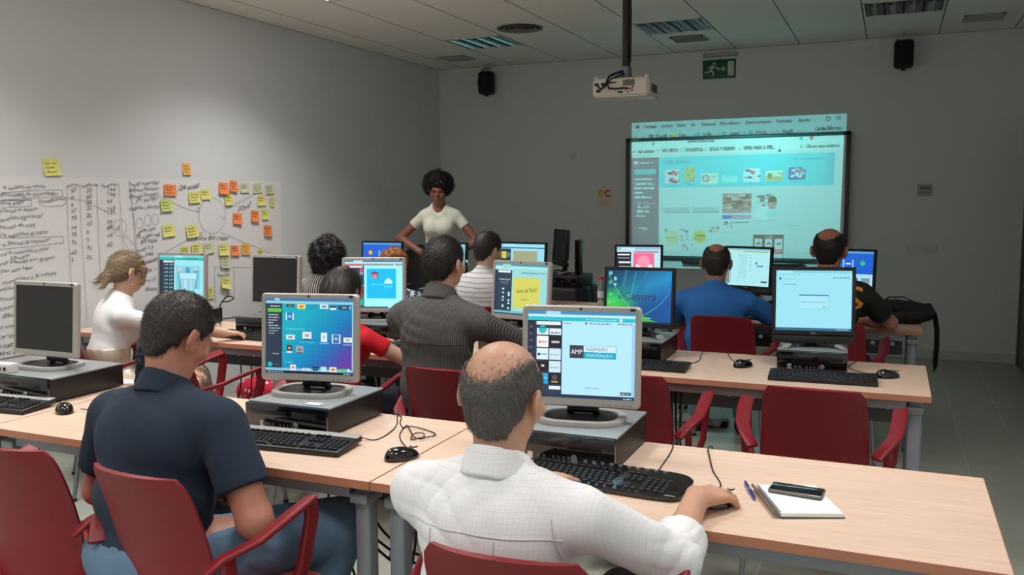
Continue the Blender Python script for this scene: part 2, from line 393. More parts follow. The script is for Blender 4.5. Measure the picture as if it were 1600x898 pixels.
# round ceiling diffuser, square vents
def ceil_at(px, py):
    d = ray(px, py); t = (CEIL-CAMZ)/d.z; return d.x*t, d.y*t
m_vent = mat('vent_grey', (120,118,110), .5); m_dark = mat('dark_gap', (18,18,18), .8)
x, y = ceil_at(812, 44); t = thing('ceiling_diffuser', 'round grey ceiling air diffuser left of the projector pole', 'vent', (x, y, CEIL))
q = MB()
for k in range(4): r0 = .2-.045*k; q.lathe([(r0-.022, -.002), (r0, -.004-.003*k), (r0-.002, -.008-.003*k), (r0-.03, -.002)], 32)
q.build('ring', m_vent, t); MB().lathe([(.19, -.001), (.19, -.0005)], 32).build('backing', m_dark, t)
for px, py, m_, lb in ((1077, 60, m_vent, 'square slatted ceiling vent directly behind the light beside the pole'), (714, 91, mat('vent_pale', (168,166,158), .6), 'pale square ceiling vent above the left speaker'), (1537, 27, mat('vent_pale', (168,166,158), .6), 'pale square ceiling vent near the right wall')):
    x, y = ceil_at(px, py); t = thing('ceiling_vent', lb, 'vent', (x, y, CEIL), 0, 'square ceiling vents')
    q = MB()
    for s in (-1, 1): q.box((s*.14, 0, -.004), (.02, .3, .008)).box((0, s*.14, -.004), (.3, .02, .008))
    q.build('frame', m_, t, smooth=False); q = MB()
    for k in range(9): q.box((0, -.115+.029*k, -.004), (.26, .018, .003), M=None)
    q.build('slat', m_, t, smooth=False); MB().box((0,0,-.001), (.28,.28,.001)).build('backing', m_dark, t, smooth=False)
# ================================================================== FURNITURE
m_wood = mat('beech_laminate', (222,190,165), .38, spec=.4)
n, L, b = nodes_of(m_wood); tc = n.new('ShaderNodeTexCoord'); mp = n.new('ShaderNodeMapping'); mp.inputs['Scale'].default_value = (1.2, 22, 8)
nz = n.new('ShaderNodeTexNoise'); nz.inputs['Scale'].default_value = 3; nz.inputs['Detail'].default_value = 6; nz.inputs['Roughness'].default_value = .6
rp = n.new('ShaderNodeValToRGB'); rp.color_ramp.elements[0].position = .3; rp.color_ramp.elements[0].color = (*lin((206,178,158)),1); rp.color_ramp.elements[1].position = .7; rp.color_ramp.elements[1].color = (*lin((222,197,177)),1)
L.new(tc.outputs['Object'], mp.inputs[0]); L.new(mp.outputs[0], nz.inputs['Vector']); L.new(nz.outputs['Fac'], rp.inputs[0]); L.new(rp.outputs[0], b.inputs['Base Color'])
m_edge = mat('beech_edge', (176,118,92), .5, var=.12, vscale=12)
m_leg = mat('silver_grey_paint', (136,142,150), .45, .3)
m_panel = mat('dark_grey_panel', (88,92,96), .55, .2, bump=.3, bscale=300)
def tray_panel(w, h, th, r=.0135, n=8, step=.108):
    """vertical panel with a row of round punched holes"""
    b_ = bmesh.new(); k = int(w/step); cw = w/k
    for i in range(k):
        cx = -w/2+cw*(i+.5); hh = r*2.2
        ring = [b_.verts.new((cx+r*math.cos(2*PI*j/16), 0, r*math.sin(2*PI*j/16))) for j in range(16)]
        sq = []
        for j in range(16):
            a = 2*PI*j/16; c_, s_ = math.cos(a), math.sin(a); q_ = max(abs(c_), abs(s_)); sq.append(b_.verts.new((cx+hh*c_/q_, 0, hh*s_/q_)))
        for j in range(16): b_.faces.new((ring[j], ring[(j+1) % 16], sq[(j+1) % 16], sq[j]))
        def rect(x0, x1, z0, z1): b_.faces.new([b_.verts.new(p) for p in ((x0,0,z0),(x1,0,z0),(x1,0,z1),(x0,0,z1))])
        rect(cx-cw/2, cx-hh, -hh, hh); rect(cx+hh, cx+cw/2, -hh, hh); rect(cx-cw/2, cx+cw/2, hh, h/2+.015); rect(cx-cw/2, cx+cw/2, -h/2+.015, -hh)
    b_.normal_update(); bmesh.ops.solidify(b_, geom=b_.faces[:], thickness=th); return b_
def make_table(w=1.594, d=.69):
    t = thing('desk', '', 'table')
    q = MB().box((0,0,.7275), (w,d,.025), .0015); q.mi = 0
    q.build('tabletop', m_wood, t, smooth=False)
    MB().box((0,-d/2-.0005,.7275), (w,.0016,.0245)).box((0,d/2+.0005,.7275), (w,.0016,.0245)).box((-w/2-.0005,0,.7275), (.0016,d,.0245)).box((w/2+.0005,0,.7275), (.0016,d,.0245)).build('edge_band', m_edge, t, smooth=False)
    q = MB(); q.box((0,-d/2+.05,.692), (w-.18,.03,.045), .004).box((0,d/2-.05,.692), (w-.18,.03,.045), .004)
    for s in (-1, 1): q.box((s*(w/2-.055),0,.692), (.05,d-.1,.045), .006)
    q.build('frame', m_leg, t)
    for sx in (-1, 1):
        for sy in (-1, 1):
            q = MB().tube([(sx*(w/2-.055), sy*(d/2-.07), .67), (sx*(w/2-.055), sy*(d/2-.065), .018)], 1, 16, flat=(.027,.026), up=Vector((0,1,0)))
            q.box((sx*(w/2-.055), sy*(d/2-.07), .672), (.06,.09,.03), .006)
            lg = q.build('leg', m_leg, t)
            MB().box((sx*(w/2-.055), sy*(d/2-.065), .01), (.064,.058,.02), .006).build('foot', mat('black_foot', (20,20,22), .6), lg)
    MB().bm(tray_panel(w-.2, .17, .002), Matrix.Translation((0, .06, .595))).box((0, .06, .682), (w-.2,.03,.014)).build('modesty_panel', m_panel, t, smooth=False)
    return t
proto = make_table(); first = True
TB = [(-.535, 2.388, 'beech desk at the front right with a notebook on it and a clear right end'),
      (-2.135, 2.388, 'beech desk of the man in the navy polo, under the purple-screen monitor'),
      (-3.735, 2.388, 'beech desk at the front left edge under the dark switched-off monitor'),
      (-.63, 4.12, 'second-row beech desk carrying the two black-framed monitors, free right end'),
      (-2.23, 4.12, 'second-row beech desk in front of the pinstripe shirt and the girl in red'),
      (-3.83, 4.12, 'second-row beech desk where the blonde woman sits, against the left wall'),
      (-.61, 5.93, 'back-row beech desk with the black bag on its right end'),
      (-2.21, 5.93, 'back-row beech desk with the water bottle, left of the whiteboard'),
      (-3.81, 5.93, 'back-row beech desk of the curly-haired woman, nearest the left wall')]
for x, y, lb in TB:
    if first: o = proto; o.location = (x, y, 0); o['label'] = lb; o['group'] = 'rows of beech desks'; first = False
    else: o = dup(proto, (x, y, 0), 0, lb, 'rows of beech desks')
# ---- chairs
m_red = mat('dark_red_plastic', (122,16,30), .42, bump=.35, bscale=500, spec=.45)
m_pad = mat('red_fabric', (196,14,30), .9, var=.12, vscale=300, bump=.6, bscale=500, sheen=.3)
m_chrome = mat('grey_steel_leg', (140,142,146), .3, .8)
def make_chair():
    t = thing('armchair', '', 'chair')
    def shell(u, v):           # backrest shell: v 0 bottom .. 1 top
        wv = .202-.022*v; x = wv*(2*u-1)
        cr = min(1, (1-v)/.14); x *= (.88+.12*math.sqrt(max(0, 1-(1-cr)**2)))
        y = -.2-.085*v+.05*abs(2*u-1)**2.2-.03*math.sin(v*PI)*-1
        return (x, y, .40+.445*v+.006*math.cos((2*u-1)*PI/2))
    MB().grid(shell, 20, 18, .012).build('backrest', m_red, t, angle=60)
    def seat(u, v):
        x = (.24-.02*v*v)*(2*u-1); y = -.22+.48*v
        return (x, y, .432-.02*v**6*1.2-.012*math.sin(u*PI)+.012*abs(2*u-1)**4)
    MB().grid(seat, 16, 14, .014).build('seat_shell', m_red, t, angle=60)
    def pad(u, v):
        x = .228*(2*u-1); y = -.19+.43*v; e = min(1, min(u, 1-u, v, 1-v)/.1)
        return (x*.99, y, .436+.022*math.sqrt(max(0, 1-(1-e)**2))-.02*v**6-.008*math.sin(u*PI))
    MB().grid(pad, 20, 20, .004).build('seat_pad', m_pad, t, angle=60)
    for s in (-1, 1):
        P = [(.215,-.2,.60), (.245,-.17,.635), (.275,-.08,.655), (.285,.02,.69), (.287,.11,.715)]
        q = MB().tube([(s*x, y, z) for x, y, z in P], [.9,1,1.05,1.1,1.0], 14, flat=(.027,.009), up=Vector((0,0,1)))
        q.tube([(s*.287,.105,.712), (s*.285,.112,.66), (s*.272,.085,.52), (s*.24,.05,.43), (s*.2,.04,.42)], 1, 12, flat=(.022,.012), up=Vector((s,0,0)))
        q.tube([(s*.25,-.165,.64), (s*.25,-.15,.55), (s*.235,-.10,.46), (s*.2,-.06,.42)], [1,.9,.9,1], 12, flat=(.022,.013), up=Vector((s,0,0)))
        q.build('armrest', m_red, t, angle=60)
    for sx in (-1, 1):
        for sy in (-1, 1):
            lg = MB().tube([(sx*.15, sy*.12, .415), (sx*.19, sy*.17, .40), (sx*.225, sy*.205, .30), (sx*.25, sy*(.23 if sy > 0 else .25), .012)], .0105, 10).build('leg', m_chrome, t)
            MB().cyl((sx*.25, sy*(.23 if sy > 0 else .25), .016), (sx*.25, sy*(.23 if sy > 0 else .25), 0), .013, n=12).build('glide', mat('black_foot', (20,20,22), .6), lg)
    return t
CH = [(-.69, 1.74, 2, 'red plastic armchair the man in the white shirt sits on, cut by the bottom edge'),
      (-1.75, 1.85, -6, 'red armchair under the man in the navy polo, right armrest beside his jeans'),
      (-2.32, 1.88, 3, 'empty red armchair at the left edge with bright red seat pad showing'),
      (-.235, 3.50, -1, 'empty red armchair tucked behind the bare end of the front right desk'),
      (-.965, 3.50, 3, 'empty red armchair half hidden by the monitor with the AMP logo'),
      (-1.66, 3.33, -2, 'red armchair of the man in the grey pinstripe shirt'),
      (-2.40, 3.45, -6, 'red armchair under the girl in the red top'),
      (-3.84, 3.44, -40, 'red armchair of the blonde woman, thin armrest at her skirt'),
      (-3.12, 3.42, -30, 'empty red armchair turned aside, its armrest behind the head of the navy polo man'),
      (-.88, 5.28, -1, 'red armchair of the man in the blue T-shirt'),
      (-.30, 5.28, 2, 'red armchair of the man in the black T-shirt'),
      (-2.40, 5.22, 0, 'red armchair of the man in the striped white shirt'),
      (-3.15, 5.22, 0, 'red armchair of the person with ginger curls'),
      (-3.66, 5.16, 5, 'red armchair of the curly dark-haired woman')]
proto = make_chair()
for i, (x, y, a, lb) in enumerate(CH):
    if i == 0: proto.location = (x, y, 0); proto.rotation_euler.z = R(a); proto['label'] = lb; proto['group'] = 'red armchairs'
    else: dup(proto, (x, y, 0), R(a), lb, 'red armchairs')
# ================================================================== COMPUTERS
attr_emit('lcd_image', 1.0)
m_silver = mat('silver_plastic', (168,166,163), .42, .2); m_black = mat('black_plastic', (22,22,24), .42, bump=.15, bscale=600); m_gloss = mat('gloss_black', (14,14,16), .12, coat=.6)
m_off = mat('screen_off', (24,23,24), .28, spec=.5); m_casetop = mat('pc_grey_metal', (150,156,158), .42, .35, var=.04, vscale=40); m_logo = mat('chrome_print', (200,202,205), .25, .8)
m_key = mat('key_black', (26,26,29), .5); m_cable = mat('black_cable', (16,16,18), .55); m_cream = mat('label_white', (226,226,222), .6)
class Screen:
    """picture shown on a lit panel: u to the right, v down, both 0..1"""
    def __init__(s, w, h, bg): s.w, s.h = w, h; s.q = MB(); s.k = 0; s.rect(0, 0, 1, 1, bg)
    def P(s, u, v): return ((u-.5)*s.w, -.0002*s.k*.25, (.5-v)*s.h)
    def poly(s, pts, c): s.q.col = lin(c); s.q.quad([s.P(u, v) for u, v in pts]); s.k += 1; return s
    def rect(s, u0, v0, u1, v1, c): return s.poly([(u0,v1),(u1,v1),(u1,v0),(u0,v0)], c)
    def rects(s, L_):
        for a in L_: s.rect(*a)
        return s
    def circ(s, u, v, r, c, e=1.0): return s.poly([(u+r*math.cos(-2*PI*i/24), v-r*e*s.w/s.h*math.sin(-2*PI*i/24)*-1) for i in range(24)][::-1], c)
    def grad(s, u0, v0, u1, v1, fn, n=14):
        for i in range(n):
            for j in range(n):
                a, b_ = u0+(u1-u0)*i/n, u0+(u1-u0)*(i+1)/n; c, d = v0+(v1-v0)*j/n, v0+(v1-v0)*(j+1)/n
                s.q.col = lin(fn((i+.5)/n, (j+.5)/n)); s.q.quad([s.P(a,d), s.P(b_,d), s.P(b_,c), s.P(a,c)])
        s.k += 1; return s
    def text(s, u, v, hh, t, c, shear=0, wid=None, rot=0):
        vs, fs = text_geo(t, shear); sx = hh*s.h/.7
        if wid: sx = wid*s.w/max(1e-3, text_w(t, shear))
        sz = hh*s.h/.7; x0, y0, z0 = s.P(u, v); s.q.col = lin(c); cr, sr = math.cos(R(rot)), math.sin(R(rot))
        s.q.add([(x0+p[0]*sx*cr-p[1]*sz*sr, y0, z0+p[1]*sz*cr+p[0]*sx*sr) for p in vs], fs); s.k += 1; return s
    def scrib(s, u, v, wid, hh, c, n=None):      # a line of tiny illegible interface text, seen only as dashes
        x = u; rr = random.Random(int(u*9973+v*7919))
        while x < u+wid:
            d = rr.uniform(.012, .04); s.rect(x, v, min(x+d, u+wid), v+hh, c); x += d+.008
        return s
W_ = (178,228,245)
def scr_amp(s):
    s.rects([(0,0,1,.035,(60,140,180)),(0,.035,1,.065,(190,228,240)),(0,.065,1,.11,(30,190,205)),(0,.11,.06,.975,(28,38,58)),(.06,.11,.325,.975,(38,52,72)),(.325,.11,1,.975,(178,230,248)),(.97,.14,1,.975,(150,205,232)),(.08,.12,.31,.16,(225,240,248)),(0,.96,1,1,(24,44,70)),(.17,0,.31,.035,(160,215,235))])
    cells = [(.09,.21,'c'),(.205,.21,'w'),(.09,.3,'r'),(.205,.3,'k'),(.09,.44,'t'),(.205,.44,'w'),(.09,.585,'k'),(.205,.585,'w'),(.09,.725,'b'),(.205,.725,'k'),(.205,.87,'w')]
    ys = [(.2,.275),(.29,.42),(.435,.565),(.58,.71),(.725,.85)]
    cc = [((225,240,245),(225,240,245)),((240,240,240),(18,18,26)),((215,240,245),(205,228,240)),((16,16,24),(205,228,240)),((20,160,225),(20,20,28))]
    for (a, b_), (c1, c2) in zip(ys, cc): s.rect(.085,a,.195,b_,c1); s.rect(.205,a,.315,b_,c2)
    s.rect(.205,.87,.315,.91,(220,235,240)); s.circ(.14,.215,.038,(40,190,200)); s.rect(.085,.19,.195,.2,(38,52,72))
    s.rects([(.105,.345,.12,.375,(200,50,60)),(.13,.352,.18,.368,(220,130,140)),(.225,.345,.3,.37,(190,190,195)),(.095,.49,.12,.52,(20,40,60)),(.125,.495,.185,.51,(60,180,190)),(.13,.625,.16,.65,(200,200,205)),(.155,.77,.185,.785,(160,220,245)),(.23,.81,.29,.83,(180,150,80))])
    s.circ(.26,.77,.018,(150,150,155)).circ(.26,.77,.013,(20,20,28)); s.scrib(.215,.24,.09,.02,(120,140,150)); s.scrib(.215,.5,.09,.012,(130,170,180)); s.scrib(.215,.65,.09,.012,(130,170,180))
    for k in range(6): s.rect(.018, .17+.08*k, .042, .2+.08*k, (80,95,115))
    s.scrib(.34,.13,.07,.012,(90,120,140)); s.rect(.54,.122,.56,.14,(20,20,20)); s.scrib(.58,.125,.2,.014,(110,140,160)); s.scrib(.84,.125,.14,.014,(110,140,160)); s.circ(.87,.087,.014,(230,250,250)); s.scrib(.55,.082,.28,.012,(150,225,230))
    s.rect(.40,.385,.53,.535,(52,56,70)); s.text(.412,.487,.055,'AMP',(235,240,245),wid=.106)
    s.rect(.53,.385,.83,.46,(205,235,245)); s.rect(.53,.385,.83,.389,(90,130,150)); s.rect(.828,.385,.832,.46,(90,130,150)); s.rect(.53,.46,.83,.535,(10,165,195))
    s.text(.55,.444,.04,'ALEJANDRO',(80,110,130),wid=.2); s.text(.555,.516,.036,'MONTEAGUDO',(190,240,245),wid=.245)
    s.circ(.68,.462,.006,(220,240,245)); s.scrib(.55,.87,.13,.01,(130,170,195)); s.rect(.85,.905,.97,.94,(40,52,70)); s.circ(.862,.9225,.012,(230,240,245)); s.scrib(.885,.917,.07,.012,(180,200,215)); s.scrib(.9,.975,.08,.014,(150,190,220))
def scr_dash(s):
    def g(u, v):
        t = min(1, max(0, (u*.75+v*.6-.35)/.85)); a, b_, c = (0,168,190), (0,130,185), (96,60,160)
        return tuple(a[i]+(b_[i]-a[i])*min(1, t*2) if t < .5 else b_[i]+(c[i]-b_[i])*(t*2-1) for i in range(3))
    s.grad(.19,.07,.985,.935,g); s.rects([(0,0,1,.035,(60,120,165)),(0,.035,1,.07,(140,200,220)),(0,.07,.19,.935,(36,50,70)),(.985,.07,1,.935,(150,210,225)),(0,.93,1,.965,(130,190,215)),(0,.965,1,1,(14,26,48)),(.02,.135,.18,.185,(90,190,70)),(.1,0,.16,.03,(150,205,225))])
    s.scrib(.05,.1,.12,.014,(190,205,215))
    for k, wv in enumerate((.11,.12,.1,.06,.12)): s.scrib(.03,.215+.036*k,wv,.013,(190,205,215))
    for k, wv in enumerate((.13,.1,.06)): s.scrib(.04,.395+.034*k,wv,.012,(170,190,205))
    s.scrib(.08,.735,.08,.014,(150,170,190)); s.circ(.05,.885,.026,(0,180,190)); s.rect(.075,.883,.16,.888,(80,110,130))
    T = lambda u0,v0,u1,v1,c,c2=None: (s.rect(u0,v0,u1,v1,c), c2 and s.rect(u0+(u1-u0)*.25, v0+(v1-v0)*.3, u1-(u1-u0)*.25, v1-(v1-v0)*.3, c2))
    T(.24,.075,.33,.115,(50,60,70),(120,130,120)); T(.365,.075,.46,.135,(235,215,90),(200,90,50)); T(.48,.08,.6,.14,(0,150,190)); T(.625,.07,.72,.13,(205,225,235),(110,120,130)); T(.74,.09,.81,.115,(60,80,90)); T(.74,.115,.81,.14,(230,240,240)); T(.84,.085,.96,.135,(30,36,70),(150,170,190)); s.circ(.985-.02,.11,.018,(120,160,190))
    T(.235,.195,.325,.285,(230,240,245),(20,90,190)); s.rect(.25,.195,.31,.285,(22,80,165)); s.circ(.28,.24,.022,(120,185,230)); s.scrib(.235,.4,.22,.012,(110,210,220))
    T(.24,.485,.34,.545,(215,228,232),(120,135,145)); T(.43,.44,.53,.535,(225,232,235),(150,160,165)); s.rect(.435,.53,.525,.545,(50,60,70)); s.scrib(.4,.575,.18,.01,(110,200,215)); T(.64,.445,.71,.565,(225,235,240),(170,195,200)); s.scrib(.63,.58,.1,.01,(170,220,230))
    T(.765,.465,.86,.58,(230,240,245)); s.rect(.78,.47,.845,.575,(20,75,165)); s.circ(.812,.52,.022,(120,185,230)); T(.895,.5,.99,.565,(225,235,235),(150,180,140)); s.scrib(.89,.59,.1,.01,(150,200,220))
    T(.25,.62,.31,.7,(60,55,60),(190,150,130)); s.rect(.25,.7,.31,.725,(220,225,225)); T(.355,.63,.44,.73,(160,165,165),(110,125,130)); s.rect(.36,.715,.435,.728,(40,46,55)); s.scrib(.235,.845,.09,.012,(110,210,220))
    T(.29,.88,.355,.955,(225,225,230),(190,130,140)); T(.43,.92,.52,.955,(205,225,230),(140,170,180)); T(.55,.895,.61,.95,(24,40,70),(50,130,120)); T(.64,.895,.705,.955,(190,225,235)); T(.74,.895,.82,.96,(225,220,190),(180,120,60)); s.rect(.845,.915,.95,.955,(90,195,130)); s.circ(.955,.93,.014,(225,245,240))
    s.scrib(.03,.975,.18,.014,(120,150,180)); s.scrib(.9,.975,.08,.014,(160,190,215))
def scr_poster(s):       # pale page with a drawn booth
    s.rects([(0,0,1,.05,(120,205,205)),(0,.05,1,.11,(30,180,170)),(.35,0,.52,.05,(170,230,230)),(0,.11,.08,.93,(34,44,62)),(.08,.11,.33,.93,(30,50,72)),(.33,.11,1,.93,(150,225,235)),(.08,.125,.31,.165,(225,240,245)),(0,.93,1,1,(110,190,195)),(.37,.24,.92,.78,(120,205,220)),(.46,.42,.84,.54,(180,228,238)),(.46,.54,.84,.78,(135,205,222)),(.59,.33,.69,.4,(60,140,170)),(.42,.38,.52,.41,(150,165,195)),(.78,.36,.88,.4,(110,130,150)),(.6,.06,.85,.09,(20,140,135))])
    s.circ(.64,.33,.05,(80,150,185)); s.circ(.46,.32,.045,(190,195,215)); s.circ(.82,.31,.04,(175,200,220))
    s.poly([(.42,.42),(.44,.42),(.5,.78),(.46,.78)],(90,150,175)); s.poly([(.86,.42),(.88,.42),(.84,.78),(.8,.78)],(90,150,175)); s.rect(.56,.56,.62,.78,(190,215,225)); s.rect(.7,.56,.75,.78,(175,210,225))
    for k in range(8):
        for j in range(2):
            u = .1+.115*j; v = .19+.09*k; s.rect(u, v, u+.09, v+.055, (54,84,100)); s.rect(u+.05, v+.01, u+.085, v+.04, (150,180,185)); s.rect(u+.005, v+.02, u+.035, v+.05, (110,150,155))
def scr_cloud(s):
    s.rects([(0,0,1,.03,(50,120,170)),(0,.03,1,.065,(175,235,235)),(.15,0,.31,.05,(180,235,240)),(0,.065,1,.105,(160,150,140)),(0,.065,.33,.105,(215,120,115)),(.85,.07,.87,.1,(240,250,240)),(0,.105,.075,.975,(26,48,70)),(.075,.105,.335,.975,(34,58,82)),(.335,.105,1,.975,(160,248,255)),(.08,.115,.31,.15,(225,245,250)),(0,.975,.75,1,(30,60,90)),(.38,.17,.89,.8,(0,190,240)),(.085,.19,.155,.4,(215,225,110)),(.085,.19,.155,.24,(200,225,225)),(.26,.17,.32,.25,(215,70,110)),(.26,.25,.32,.3,(120,170,195)),(.2,.42,.24,.45,(90,210,215)),(.26,.5,.32,.56,(170,110,160)),(.26,.58,.32,.68,(200,40,110)),(.2,.62,.24,.68,(140,190,200)),(.26,.72,.31,.77,(220,225,225)),(.25,.79,.32,.95,(40,180,180)),(.88,.9,.98,.93,(28,48,60))])
    s.poly([(.44,.27),(.52,.23),(.6,.27),(.52,.3)],(60,70,110)); s.rect(.47,.27,.57,.36,(222,60,100)); s.circ(.52,.33,.035,(240,120,140)); s.rect(.585,.27,.59,.37,(40,70,120)); s.circ(.587,.38,.01,(50,80,120))
    s.circ(.76,.43,.045,(200,250,255)); s.circ(.72,.455,.03,(200,250,255)); s.circ(.8,.455,.03,(200,250,255)); s.rect(.7,.45,.82,.475,(200,250,255))
    s.text(.46,.515,.035,'Aguas mansas',(120,240,245),.2,wid=.24); s.text(.68,.57,.045,'de Padul',(130,250,255),.3,wid=.14)
def scr_yellow(s):
    s.rects([(0,0,1,.04,(70,150,175)),(0,.04,1,.09,(165,228,225)),(.14,.005,.3,.09,(150,215,205)),(0,.12,.33,.93,(34,60,80)),(0,.12,.05,.93,(26,50,70)),(.33,.09,1,.95,(150,215,215)),(.06,.13,.3,.175,(222,235,235)),(0,.93,1,.97,(110,180,190)),(.36,.26,.87,.87,(208,208,96)),(0,.97,1,1,(40,80,110))])
    s.text(.08,.325,.035,'Conchi Huelin',(225,235,235),wid=.22); s.scrib(.1,.36,.17,.014,(130,150,160)); s.scrib(.13,.395,.13,.01,(110,130,140))
    for k, v in enumerate((.48,.56,.6,.645,.7,.76,.83,.86)): s.rect(*((.26,v,.3,v+.035) if k % 3 else (.15,v,.185,v+.035)), (205,225,225))
    for v in (.55,.63,.7,.8): s.rect(.15, v+.01, .185, v+.04, (190,215,215))
    s.text(.42,.575,.085,'Aires de Padul',(60,66,50),.35,wid=.4,rot=7); s.scrib(.52,.68,.16,.018,(150,150,80)); s.scrib(.52,.155,.34,.02,(90,130,130)); s.scrib(.88,.155,.1,.02,(100,140,140))
def scr_camara(s):
    def g(u, v):
        a = (20,150,60) if False else None
        t = u*.9+v*.1; gr = max(0, 1-((u-.1)**2*6+(v-.75)**2*5)); cy = max(0, 1-abs((v-.1)-(1-u)*.5)*2.2)
        return (12+34*gr+14*cy, 62+95*gr+62*cy+20*u, 92+70*t+46*cy-62*gr)
    s.grad(0,0,1,1,g,26)
    def beam(u0,v0,u1,v1,w0,w1,c): s.poly([(u0-w0,v0),(u0+w0,v0),(u1+w1,v1),(u1-w1,v1)],c)
    beam(.3,0,.22,.55,.01,.05,(30,125,130)); beam(.62,0,.5,.5,.015,.05,(20,120,160)); beam(.45,.02,.38,.5,.006,.02,(40,150,160))
    for k in range(24):
        t0, t1 = k/24, (k+1)/24
        def c1(t): return (.02+.68*t, .08+.82*(1-(1-t)**2))
        def c2(t): return (.97-.5*t, .3+.62*math.sqrt(t))
        for cf, col, wv in ((c1,(120,215,110),.008),(c2,(60,200,190),.006)):
            (a, b_), (c, d) = cf(t0), cf(t1); s.poly([(a,b_+wv),(c,d+wv),(c,d-wv),(a,b_-wv)] , col)
    s.poly([(0,.66),(.3,.74),(.7,.93),(.9,1),(.5,1),(.2,.86),(0,.78)],(70,180,70)); s.poly([(.1,.8),(.5,.93),(.62,1),(.3,1)],(150,205,90))
    s.text(.27,.56,.15,'Cámara',(56,34,96),wid=.5); s.rect(.27,.575,.33,.585,(60,44,110))
    s.circ(.055,.06,.03,(90,190,210)); s.rect(.11,.13,.15,.2,(140,215,220)); s.rect(.03,.21,.075,.27,(80,170,170)); s.rect(.11,.25,.15,.3,(150,210,200)); s.rect(.04,.44,.08,.49,(120,200,140)); s.circ(.05,.62,.022,(140,200,110)); s.rect(0,.965,1,1,(10,40,60)); s.circ(.02,.985,.02,(70,150,190))
def scr_dialog(s):
    s.rects([(0,0,1,.04,(130,200,215)),(.02,.01,.22,.04,(170,225,235)),(0,.04,1,1,(152,222,238)),(0,.955,1,1,(40,100,140)),(.04,.12,.065,.155,(20,50,60)),(.31,.4,.7,.42,(60,120,160)),(.31,.42,.7,.64,(165,226,240)),(.31,.635,.7,.64,(110,180,205)),(.31,.42,.313,.64,(110,180,205)),(.697,.42,.7,.64,(110,180,205))])
    s.scrib(.1,.14,.14,.012,(120,180,195)); s.scrib(.1,.23,.17,.012,(100,160,180)); s.scrib(.33,.52,.33,.012,(110,165,190)); s.scrib(.62,.6,.06,.012,(80,130,160)); s.scrib(.02,.06,.3,.012,(110,190,200)); s.scrib(.75,.11,.22,.014,(60,110,120)); s.scrib(.8,.97,.16,.012,(170,210,230))
def scr_pink(s):
    s.rects([(0,0,1,.08,(150,190,220)),(.1,.02,.42,.1,(190,235,245)),(0,.1,1,.15,(190,210,220)),(.4,.12,.95,.16,(170,120,140)),(0,.15,.33,1,(26,32,44)),(.02,.2,.3,.24,(230,240,245)),(.33,.16,1,1,(185,228,235)),(.38,.17,.86,.86,(240,110,150)),(.44,.5,.82,.68,(240,245,250)),(.02,.3,.3,.33,(140,150,160)),(.05,.66,.16,.8,(230,90,100)),(.18,.66,.28,.8,(225,225,225))]); s.circ(.62,.42,.14,(250,150,175)); s.text(.46,.62,.06,'Aires de Aro',(60,50,60),wid=.33)
    for k in range(6): s.circ(.07+.045*k,.44,.025,(220,230,235)); s.circ(.07+.045*k,.57,.02,(200,205,210))
def scr_list(s):
    s.rects([(0,0,1,.05,(120,195,230)),(0,.05,1,.09,(200,225,150)),(.4,.07,.95,.1,(90,170,60)),(0,.09,1,1,(170,228,235)),(.12,.12,.13,.95,(100,130,150)),(.3,.12,.31,.9,(130,190,205)),(.68,.35,.73,.42,(70,150,200)),(.72,.44,.86,.48,(80,140,170)),(.82,.86,.96,.9,(40,60,80)),(0,.12,.1,.95,(120,130,120))])
    for k in range(15): s.scrib(.34,.17+.045*k,.16,.012,(120,170,165))
    for k in range(8): s.scrib(.55,.17+.06*k,.05,.012,(90,140,150))
def scr_bar(s):
    s.rects([(0,0,1,.05,(90,160,210)),(0,.05,1,.58,(20,95,205)),(0,.58,1,1,(170,215,235)),(.42,.22,.44,.42,(190,225,250)),(.6,.22,.62,.42,(190,225,250)),(.47,.3,.57,.34,(200,230,250)),(.04,.7,.2,.95,(60,110,160)),(.3,.7,.46,.9,(90,130,150)),(.55,.68,.72,.95,(50,90,130)),(.78,.68,.95,.9,(110,150,170))]); s.circ(.2,.3,.05,(240,170,50)); s.circ(.8,.3,.05,(60,180,120))
def scr_olive(s):
    s.rects([(0,0,1,.06,(140,215,235)),(.2,.01,.4,.08,(170,230,240)),(0,.09,1,.13,(30,120,160)),(0,.14,.33,1,(30,48,68)),(.33,.14,1,1,(150,215,235)),(.38,.2,.86,.9,(160,165,130)),(.1,.22,.24,.42,(200,195,90)),(.25,.25,.32,.38,(90,120,110)),(.5,.5,.75,.54,(200,205,180)),(.05,.6,.3,.64,(170,180,190))])
def scr_apps(s):
    s.rects([(0,0,1,.09,(120,210,225)),(0,.09,.4,1,(26,42,56)),(.4,.09,1,1,(130,205,215)),(.05,.15,.35,.3,(90,150,150)),(.08,.6,.16,.7,(220,225,225)),(.08,.74,.2,.8,(200,70,100)),(.1,.82,.22,.96,(225,225,225)),(.05,.4,.2,.5,(150,190,180))])
def panel_matrix(tilt): return Matrix.Rotation(-tilt, 4, 'X')
